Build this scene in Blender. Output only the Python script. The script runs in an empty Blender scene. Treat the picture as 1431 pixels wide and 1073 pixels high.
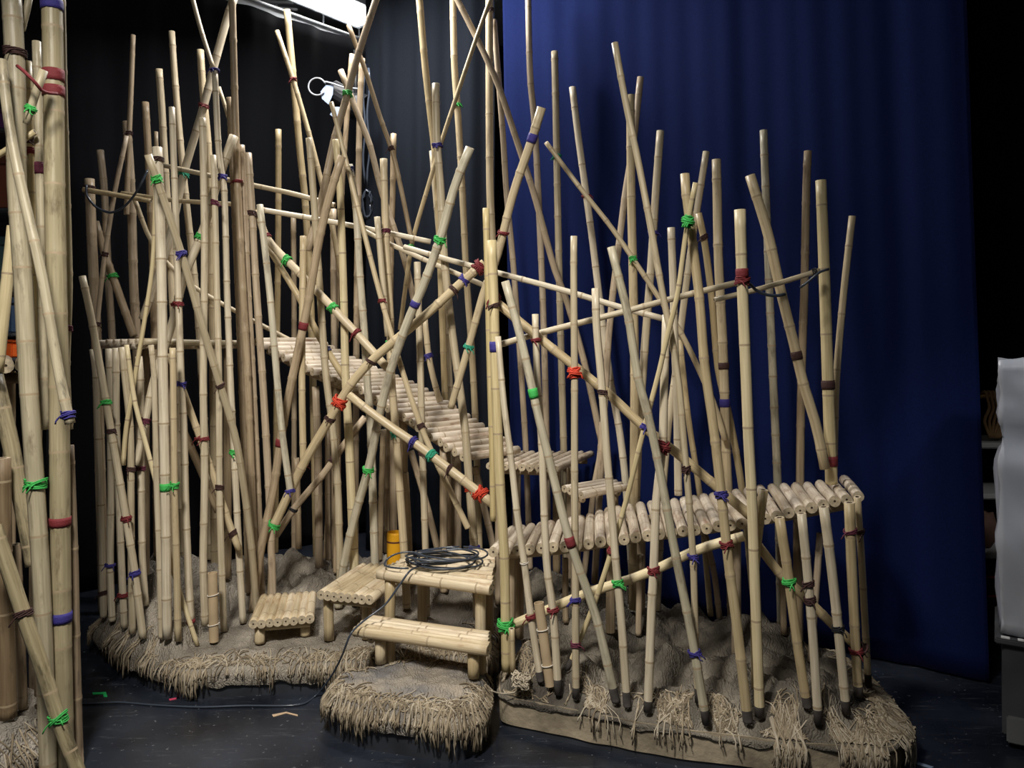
import bpy, bmesh, math, random
import numpy as np
from mathutils import Vector, Matrix, noise

SC = bpy.context.scene
COL = SC.collection
F, CX, HY, EYE = 1120.0, 715.5, 470.0, 1.6      # focal length (px), image centre, horizon row, eye height (m)
TAU = math.tau

def at(px, py, Y):
    return Vector(((px - CX) * Y / F, Y, EYE + (HY - py) * Y / F))

def lerp(a, b, t): return a + (b - a) * t

# ------------------------------------------------------------------ materials
def new_mat(name):
    m = bpy.data.materials.new(name); m.use_nodes = True
    nt = m.node_tree
    return m, nt, nt.nodes['Principled BSDF']

def plain(name, col, rough=.6, metal=0., spec=.5, emit=None, estr=0., bump=0., bscale=60., var=0., vscale=8.):
    m, nt, b = new_mat(name)
    b.inputs['Base Color'].default_value = (*col, 1)
    b.inputs['Roughness'].default_value = rough
    b.inputs['Metallic'].default_value = metal
    b.inputs['Specular IOR Level'].default_value = spec
    if emit:
        b.inputs['Emission Color'].default_value = (*emit, 1)
        b.inputs['Emission Strength'].default_value = estr
    if bump or var:
        tc = nt.nodes.new('ShaderNodeTexCoord')
    if var:
        n = nt.nodes.new('ShaderNodeTexNoise'); n.inputs['Scale'].default_value = vscale; n.inputs['Detail'].default_value = 5
        r = nt.nodes.new('ShaderNodeValToRGB')
        r.color_ramp.elements[0].position = .3; r.color_ramp.elements[1].position = .7
        r.color_ramp.elements[0].color = (*[c * (1 - var) for c in col], 1)
        r.color_ramp.elements[1].color = (*[min(1, c * (1 + var)) for c in col], 1)
        nt.links.new(tc.outputs['Object'], n.inputs['Vector']); nt.links.new(n.outputs['Fac'], r.inputs['Fac'])
        nt.links.new(r.outputs['Color'], b.inputs['Base Color'])
    if bump:
        n2 = nt.nodes.new('ShaderNodeTexNoise'); n2.inputs['Scale'].default_value = bscale; n2.inputs['Detail'].default_value = 4
        bp = nt.nodes.new('ShaderNodeBump'); bp.inputs['Strength'].default_value = bump; bp.inputs['Distance'].default_value = .02
        nt.links.new(tc.outputs['Object'], n2.inputs['Vector']); nt.links.new(n2.outputs['Fac'], bp.inputs['Height'])
        nt.links.new(bp.outputs['Normal'], b.inputs['Normal'])
    return m

def bamboo_mat(name, c_lo, c_hi, c_spot, spot=.62, rough=.42):
    """long fibres along the culm, grey-brown blotches, a slightly different tone for every culm"""
    m, nt, b = new_mat(name)
    N, L = nt.nodes.new, nt.links.new
    at_ = N('ShaderNodeAttribute'); at_.attribute_name = 'culm'
    oi = N('ShaderNodeObjectInfo')
    off = N('ShaderNodeVectorMath'); off.operation = 'ADD'
    sc = N('ShaderNodeMath'); sc.operation = 'MULTIPLY'; sc.inputs[1].default_value = 37.
    cmb = N('ShaderNodeCombineXYZ')
    L(oi.outputs['Random'], sc.inputs[0])
    for k in range(3): L(sc.outputs[0], cmb.inputs[k])
    L(at_.outputs['Vector'], off.inputs[0]); L(cmb.outputs[0], off.inputs[1])
    mp = N('ShaderNodeMapping'); mp.inputs['Scale'].default_value = (120, 120, 5)
    L(off.outputs[0], mp.inputs['Vector'])
    fib = N('ShaderNodeTexNoise'); fib.inputs['Scale'].default_value = 1.; fib.inputs['Detail'].default_value = 4
    L(mp.outputs[0], fib.inputs['Vector'])
    r1 = N('ShaderNodeValToRGB'); r1.color_ramp.elements[0].position = .3; r1.color_ramp.elements[1].position = .72
    r1.color_ramp.elements[0].color = (*c_lo, 1); r1.color_ramp.elements[1].color = (*c_hi, 1)
    L(fib.outputs['Fac'], r1.inputs['Fac'])
    mp2 = N('ShaderNodeMapping'); mp2.inputs['Scale'].default_value = (26, 26, 7)
    L(off.outputs[0], mp2.inputs['Vector'])
    bl = N('ShaderNodeTexNoise'); bl.inputs['Scale'].default_value = 1.; bl.inputs['Detail'].default_value = 6; bl.inputs['Roughness'].default_value = .65
    L(mp2.outputs[0], bl.inputs['Vector'])
    r2 = N('ShaderNodeValToRGB'); r2.color_ramp.elements[0].position = spot; r2.color_ramp.elements[1].position = min(.99, spot + .16)
    r2.color_ramp.elements[0].color = (0, 0, 0, 1); r2.color_ramp.elements[1].color = (1, 1, 1, 1)
    L(bl.outputs['Fac'], r2.inputs['Fac'])
    mx = N('ShaderNodeMix'); mx.data_type = 'RGBA'
    L(r2.outputs['Color'], mx.inputs[0]); L(r1.outputs['Color'], mx.inputs[6]); mx.inputs[7].default_value = (*c_spot, 1)
    hsv = N('ShaderNodeHueSaturation')
    mr = N('ShaderNodeMapRange'); mr.inputs[3].default_value = .80; mr.inputs[4].default_value = 1.12
    L(oi.outputs['Random'], mr.inputs[0]); L(mr.outputs[0], hsv.inputs['Value'])
    mr2 = N('ShaderNodeMapRange'); mr2.inputs[3].default_value = 1.12; mr2.inputs[4].default_value = .84
    L(oi.outputs['Random'], mr2.inputs[0]); L(mr2.outputs[0], hsv.inputs['Saturation'])
    L(mx.outputs[2], hsv.inputs['Color']); L(hsv.outputs[0], b.inputs['Base Color'])
    b.inputs['Roughness'].default_value = rough
    bp = N('ShaderNodeBump'); bp.inputs['Strength'].default_value = .25; bp.inputs['Distance'].default_value = .004
    L(fib.outputs['Fac'], bp.inputs['Height']); L(bp.outputs['Normal'], b.inputs['Normal'])
    return m

TONE = {
    'pale':  bamboo_mat('bamboo_pale',  (.48, .40, .27), (.70, .61, .45), (.36, .28, .19), .60),
    'straw': bamboo_mat('bamboo_straw', (.46, .36, .21), (.66, .54, .34), (.33, .24, .15), .60),
    'yellow':bamboo_mat('bamboo_yellow',(.50, .40, .20), (.70, .58, .33), (.40, .30, .16), .64),
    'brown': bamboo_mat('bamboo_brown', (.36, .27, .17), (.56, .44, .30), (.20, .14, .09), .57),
    'grey':  bamboo_mat('bamboo_grey',  (.40, .36, .25), (.62, .56, .42), (.26, .22, .16), .54),
    'mottle':bamboo_mat('bamboo_mottled',(.30, .25, .15), (.50, .43, .28), (.13, .11, .07), .50),
    'dusty': bamboo_mat('bamboo_dusty', (.36, .31, .20), (.54, .47, .32), (.20, .16, .10), .56),
    'log':   bamboo_mat('weathered_log',(.46, .37, .27), (.72, .63, .51), (.28, .17, .11), .54, .55),
    'bench': bamboo_mat('bench_log',    (.56, .44, .28), (.80, .68, .48), (.42, .26, .14), .56, .5),
    'dlog':  bamboo_mat('dark_log',     (.19, .13, .075), (.31, .23, .14), (.10, .07, .05), .55, .6),
}
NODE_M = plain('bamboo_node_ring', (.40, .31, .20), .6)
END_M = plain('cut_end', (.52, .43, .30), .7, var=.3, vscale=60)
PITH_M = plain('hollow_pith', (.10, .07, .045), .9)
FOOT_M = plain('stained_foot', (.075, .065, .06), .85, var=.4, vscale=30)
CORD = {
    'r': (plain('cord_maroon', (.19, .020, .026), .7, bump=.3, bscale=300), 'maroon red cord lashing'),
    'o': (plain('cord_orange_red', (.62, .055, .022), .7, bump=.3, bscale=300), 'bright orange red cord lashing'),
    'g': (plain('cord_green', (.05, .46, .09), .65, bump=.3, bscale=300), 'bright green cord lashing'),
    't': (plain('cord_teal', (.03, .36, .22), .65, bump=.3, bscale=300), 'teal green cord lashing'),
    'b': (plain('cord_blue', (.040, .032, .23), .7, bump=.3, bscale=300), 'blue purple cord lashing'),
    'p': (plain('cord_plum', (.12, .018, .045), .7, bump=.3, bscale=300), 'plum red cord lashing'),
    'k': (plain('cord_brown', (.055, .022, .020), .75, bump=.3, bscale=300), 'dark brown cord lashing'),
    'n': (plain('cord_black', (.012, .012, .016), .6), 'black cord lashing'),
    'w': (plain('tie_white', (.75, .70, .62), .5), 'white plastic tie'),
}
CORD['l'] = (plain('cord_navy', (.028, .03, .10), .7), 'navy cord lashing')

# ------------------------------------------------------------------ object helpers
def link(name, me, mats, parent=None, loc=(0, 0, 0)):
    o = bpy.data.objects.new(name, me)
    for m in mats: me.materials.append(m)
    COL.objects.link(o)
    if parent: o.parent = parent
    o.location = loc
    return o

def tag(o, label=None, cat=None, group=None, kind=None):
    if label: o['label'] = label
    if cat: o['category'] = cat
    if group: o['group'] = group
    if kind: o['kind'] = kind
    return o

def empty(name, loc, label, cat, group=None):
    o = bpy.data.objects.new(name, None); o.empty_display_size = .05
    o.location = loc; COL.objects.link(o)
    return tag(o, label, cat, group)

def catmull(pts, step):
    """smooth, evenly spaced samples through pts"""
    P = [Vector(p) for p in pts]
    if len(P) == 2:
        n = max(2, int((P[1] - P[0]).length / step) + 1)
        return [P[0].lerp(P[1], i / n) for i in range(n + 1)]
    E = [P[0] * 2 - P[1]] + P + [P[-1] * 2 - P[-2]]
    out = []
    for i in range(1, len(E) - 2):
        p0, p1, p2, p3 = E[i - 1:i + 3]
        n = max(1, int((p2 - p1).length / step))
        for k in range(n):
            t = k / n
            # tension keeps the line close to straight pieces, as bamboo is
            m1, m2 = (p2 - p0) * .38, (p3 - p1) * .38
            l1, l2 = (p1 - p0).length, (p3 - p2).length
            l = (p2 - p1).length
            m1 = (p2 - p0).normalized() * l * .8; m2 = (p3 - p1).normalized() * l * .8
            h = (2*t**3 - 3*t*t + 1, t**3 - 2*t*t + t, -2*t**3 + 3*t*t, t**3 - t*t)
            out.append(p1 * h[0] + m1 * h[1] + p2 * h[2] + m2 * h[3])
    out.append(P[-1])
    return out

def frames(pts):
    T = []
    for i in range(len(pts)):
        a, b = pts[max(0, i - 1)], pts[min(len(pts) - 1, i + 1)]
        T.append((b - a).normalized())
    u = T[0].cross(Vector((0, 1, 0)))
    if u.length < .1: u = T[0].cross(Vector((1, 0, 0)))
    u.normalize(); U = []
    for t in T:
        u = (u - t * u.dot(t)).normalized(); U.append(u.copy())
    return T, U

class Line:
    """arc-length parametrised smooth centre line"""
    def __init__(s, pts, step=.05):
        s.p = catmull(pts, step)
        s.T, s.U = frames(s.p)
        s.S = [0.]
        for a, b in zip(s.p, s.p[1:]): s.S.append(s.S[-1] + (b - a).length)
        s.L = s.S[-1]
    def at(s, d):
        d = min(max(d, 0), s.L)
        i = 0
        while i < len(s.S) - 2 and s.S[i + 1] < d: i += 1
        t = (d - s.S[i]) / max(1e-9, s.S[i + 1] - s.S[i])
        p = s.p[i].lerp(s.p[i + 1], t)
        T = s.T[i].lerp(s.T[i + 1], t).normalized()
        U = s.U[i].lerp(s.U[i + 1], t); U = (U - T * U.dot(T)).normalized()
        return p, T, U

def culm_mesh(name, line, r0, r1, rng, org, sides=12, gap=(.20, .34), foot=0., flat_z=None, bulge=.09, nodes=True, hole=.55):
    """one bamboo culm: slightly tapering tube, raised node rings, hollow cut ends"""
    L = line.L
    rings = []                                   # (s, radius factor, material of the band that starts here)
    s = 0.
    cuts = set()
    while s < L: cuts.add(round(s, 4)); s += .07
    cuts.add(round(L, 4))
    ns = []
    if nodes:
        s = rng.uniform(.04, gap[0])
        while s < L - .02:
            ns.append(s); s += rng.uniform(*gap)
    cuts = sorted(c for c in cuts if all(abs(c - n) > .02 for n in ns) or c in (0., round(L, 4)))
    for c in cuts: rings.append((c, 1., 0))
    for n in ns:
        if n > .02 and n < L - .02:
            rings += [(n - .012, 1., 0), (n - .004, 1. + bulge, 1), (n + .001, 1. + bulge * .55, 1), (n + .004, 1. + bulge * .8, 0), (n + .013, .985, 0)]
    if foot and L > foot + .02: rings.append((L - foot, 1., 2))
    rings.sort()
    V, A, Fc, M = [], [], [], []
    wob = [rng.uniform(-.03, .03) for _ in range(sides)]
    for (d, k, mi) in rings:
        p, T, U = line.at(d); W = T.cross(U)
        r = lerp(r0, r1, d / L) * k
        for j in range(sides):
            a = TAU * j / sides
            o = (U * math.cos(a) + W * math.sin(a)) * r * (1 + wob[j])
            q = p + o
            if flat_z is not None and d > L - .0005: q.z = flat_z
            elif flat_z is not None and q.z < flat_z + .002: q.z = flat_z + .002
            V.append(q - org); A.append((math.cos(a) * r, math.sin(a) * r, d))
    for i in range(len(rings) - 1):
        mi = rings[i][2]
        if foot and rings[i][0] >= L - foot - 1e-6: mi = 2
        for j in range(sides):
            b = (j + 1) % sides
            Fc.append((i*sides + j, i*sides + b, (i+1)*sides + b, (i+1)*sides + j)); M.append(mi)
    for end in (0, 1):                           # hollow ends: wall ring, then a recessed dark disc
        base = 0 if end == 0 else (len(rings) - 1) * sides
        d = 0. if end == 0 else L
        p, T, U = line.at(d); W = T.cross(U); sg = 1 if end == 0 else -1
        n0 = len(V)
        rr = (r0 if end == 0 else r1)
        for (kr, dep) in ((hole, 0.), (hole * .9, .006)):
            for j in range(sides):
                a = TAU * j / sides
                q = p + (U * math.cos(a) + W * math.sin(a)) * rr * kr + T * sg * dep
                if flat_z is not None and end == 1: q.z = flat_z + dep
                V.append(q - org); A.append((math.cos(a) * rr * kr, math.sin(a) * rr * kr, d))
        def band(x, y, mi):
            for j in range(sides):
                b = (j + 1) % sides
                f = (x + b, x + j, y + j, y + b) if end == 0 else (x + j, x + b, y + b, y + j)
                Fc.append(f); M.append(mi)
        band(base, n0, 3); band(n0, n0 + sides, 4)
        cap = [n0 + sides + j for j in range(sides)]
        Fc.append(tuple(reversed(cap)) if end == 0 else tuple(cap)); M.append(4)
    me = bpy.data.meshes.new(name)
    me.from_pydata([tuple(v) for v in V], [], Fc); me.update()
    at_ = me.attributes.new('culm', 'FLOAT_VECTOR', 'POINT')
    at_.data.foreach_set('vector', [c for v in A for c in v])
    me.polygons.foreach_set('material_index', M)
    me.polygons.foreach_set('use_smooth', [m in (0, 1, 2) for m in M])
    return me

def culm_mats(tone): return [TONE[tone], NODE_M, FOOT_M, END_M, PITH_M]

def tube_mesh(name, chains, sides=6, org=Vector((0, 0, 0)), taper=False):
    """chains: list of (points, radius); each swept as a round cord"""
    V, Fc = [], []
    for pts, r in chains:
        pts = [Vector(p) for p in pts]
        if len(pts) < 2: continue
        T, U = frames(pts); b0 = len(V); n = len(pts)
        for i, p in enumerate(pts):
            W = T[i].cross(U[i]); k = 1. if not taper else 1 - .6 * i / (n - 1)
            for j in range(sides):
                a = TAU * j / sides
                V.append(tuple(p + (U[i] * math.cos(a) + W * math.sin(a)) * r * k - org))
        for i in range(n - 1):
            for j in range(sides):
                b = (j + 1) % sides
                Fc.append((b0 + i*sides + j, b0 + i*sides + b, b0 + (i+1)*sides + b, b0 + (i+1)*sides + j))
        Fc.append(tuple(b0 + j for j in reversed(range(sides)))); Fc.append(tuple(b0 + (n-1)*sides + j for j in range(sides)))
    me = bpy.data.meshes.new(name); me.from_pydata(V, [], Fc); me.update()
    me.polygons.foreach_set('use_smooth', [True] * len(me.polygons))
    return me

def bevel_box(name, x, y, z, bev=.004, seg=2, org=(0, 0, 0)):
    bm = bmesh.new(); bmesh.ops.create_cube(bm, size=1)
    for v in bm.verts: v.co = Vector((v.co.x * x + org[0], v.co.y * y + org[1], v.co.z * z + org[2]))
    if bev: bmesh.ops.bevel(bm, geom=bm.edges[:], offset=bev, segments=seg, affect='EDGES')
    me = bpy.data.meshes.new(name); bm.to_mesh(me); bm.free(); return me

def lathe(name, prof, sides=24):
    V, Fc = [], []
    for r, z in prof:
        for j in range(sides): V.append((r * math.cos(TAU*j/sides), r * math.sin(TAU*j/sides), z))
    for i in range(len(prof) - 1):
        for j in range(sides):
            b = (j+1) % sides
            Fc.append((i*sides+j, i*sides+b, (i+1)*sides+b, (i+1)*sides+j))
    Fc.append(tuple(reversed(range(sides)))); Fc.append(tuple((len(prof)-1)*sides+j for j in range(sides)))
    me = bpy.data.meshes.new(name); me.from_pydata(V, [], Fc); me.update()
    return me

# ------------------------------------------------------------------ the burlap covered bases the culms are planted in
class Base:
    def __init__(s, poly, z=.15, rock=.10, seed=1, rockedge=.22):
        s.z, s.rock, s.seed, s.edge = z, rock, seed, rockedge
        s.lip = {1: .04, 2: .045, 3: .012, 4: .03}[seed]
        P = [Vector((x, y)) for x, y in poly]
        n = len(P); s.c = sum(P, Vector((0, 0))) / n
        out = []
        for i in range(n):
            a, b = P[i], P[(i + 1) % n]
            m = max(1, int((b - a).length / .022))
            for k in range(m): out.append(a.lerp(b, k / m))
        for _ in range(6):                                     # round the corners
            out = [(out[i - 1] + out[i] * 2 + out[(i + 1) % len(out)]) / 4 for i in range(len(out))]
        s.o = out
        s.ang = [math.atan2((p - s.c).y, (p - s.c).x) for p in out]
    def s_of(s, x, y):
        d = Vector((x, y)) - s.c; a = math.atan2(d.y, d.x)
        best = min(range(len(s.o)), key=lambda i: abs((s.ang[i] - a + math.pi) % TAU - math.pi))
        return d.length / max(1e-6, (s.o[best] - s.c).length)
    def h(s, x, y, k=None):
        k = s.s_of(x, y) if k is None else k
        v = Vector((x * 1.0, y * 1.0, s.seed * 7.3))
        e = min(1, max(0, (1 - k) / s.edge)); e = e * e * (3 - 2 * e)
        rk = (.15 + 1.5 * abs(noise.noise(v * 3.4)) + .8 * abs(noise.noise(v * 8.3 + Vector((3, 1, 0)))) + .3 * abs(noise.noise(v * 19))) * s.rock * e
        fold = .010 * noise.noise(v * 16) + .006 * noise.noise(v * 34)
        rim = -s.lip * min(1, max(0, (k - .86) / .14)) ** 1.6
        if s.seed == 1 and x > -1.5: rk *= min(1, max(0, (y - 4.22) / .2))
        return s.z + rk + fold + rim

BASES = {
 'left':  Base([(-2.36, 5.12), (-2.13, 4.06), (-1.86, 3.80), (-1.56, 3.57), (-1.44, 3.52), (-.88, 3.60), (-.09, 3.68), (-.07, 5.12)], z=.165, seed=1, rock=.11),
 'mound': Base([(-.745, 3.40), (-.755, 3.22), (-.56, 3.10), (-.215, 3.00), (-.125, 3.07), (-.10, 3.22), (-.11, 3.49), (-.45, 3.51)], z=.19, seed=2, rock=.015, rockedge=.5),
 'right': Base([(-.055, 3.255), (.59, 2.985), (1.00, 2.88), (1.36, 2.84), (1.50, 3.02), (1.54, 3.50), (1.08, 4.02), (.55, 4.50), (.04, 4.95), (.05, 3.63), (-.055, 3.50)], seed=3, rock=.10, rockedge=.2),
 'near':  Base([(-2.6, 2.35), (-1.82, 2.40), (-1.71, 2.70), (-1.73, 3.08), (-1.9, 3.3), (-2.6, 3.3)], seed=4, rock=.05),
}
SURF = {}
def ground(x, y):
    for k, b in BASES.items():
        if b.s_of(x, y) <= 1.0:
            if k in SURF:
                hit = SURF[k].ray_cast(Vector((x, y, 3)), Vector((0, 0, -1)))
                if hit[0] is not None: return hit[0].z
            return b.h(x, y)
    return 0.
def ground_disc(x, y, r):
    return max(ground(x + r*k*math.cos(a), y + r*k*math.sin(a)) for k in (0, .5, .8, 1.05) for a in ([0] if k == 0 else [TAU*i/12 for i in range(16)])) + .003
FEET = []
def sight(px, py):
    """distance at which the line of sight through a column and row meets a base or the floor"""
    o, d = Vector((0, 0, EYE)), at(px, py, 1.) - Vector((0, 0, EYE))
    best = EYE * F / (py - HY)
    for t in SURF.values():
        hit = t.ray_cast(o, d.normalized())
        if hit[0] is not None: best = min(best, hit[0].y)
    return best
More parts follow.
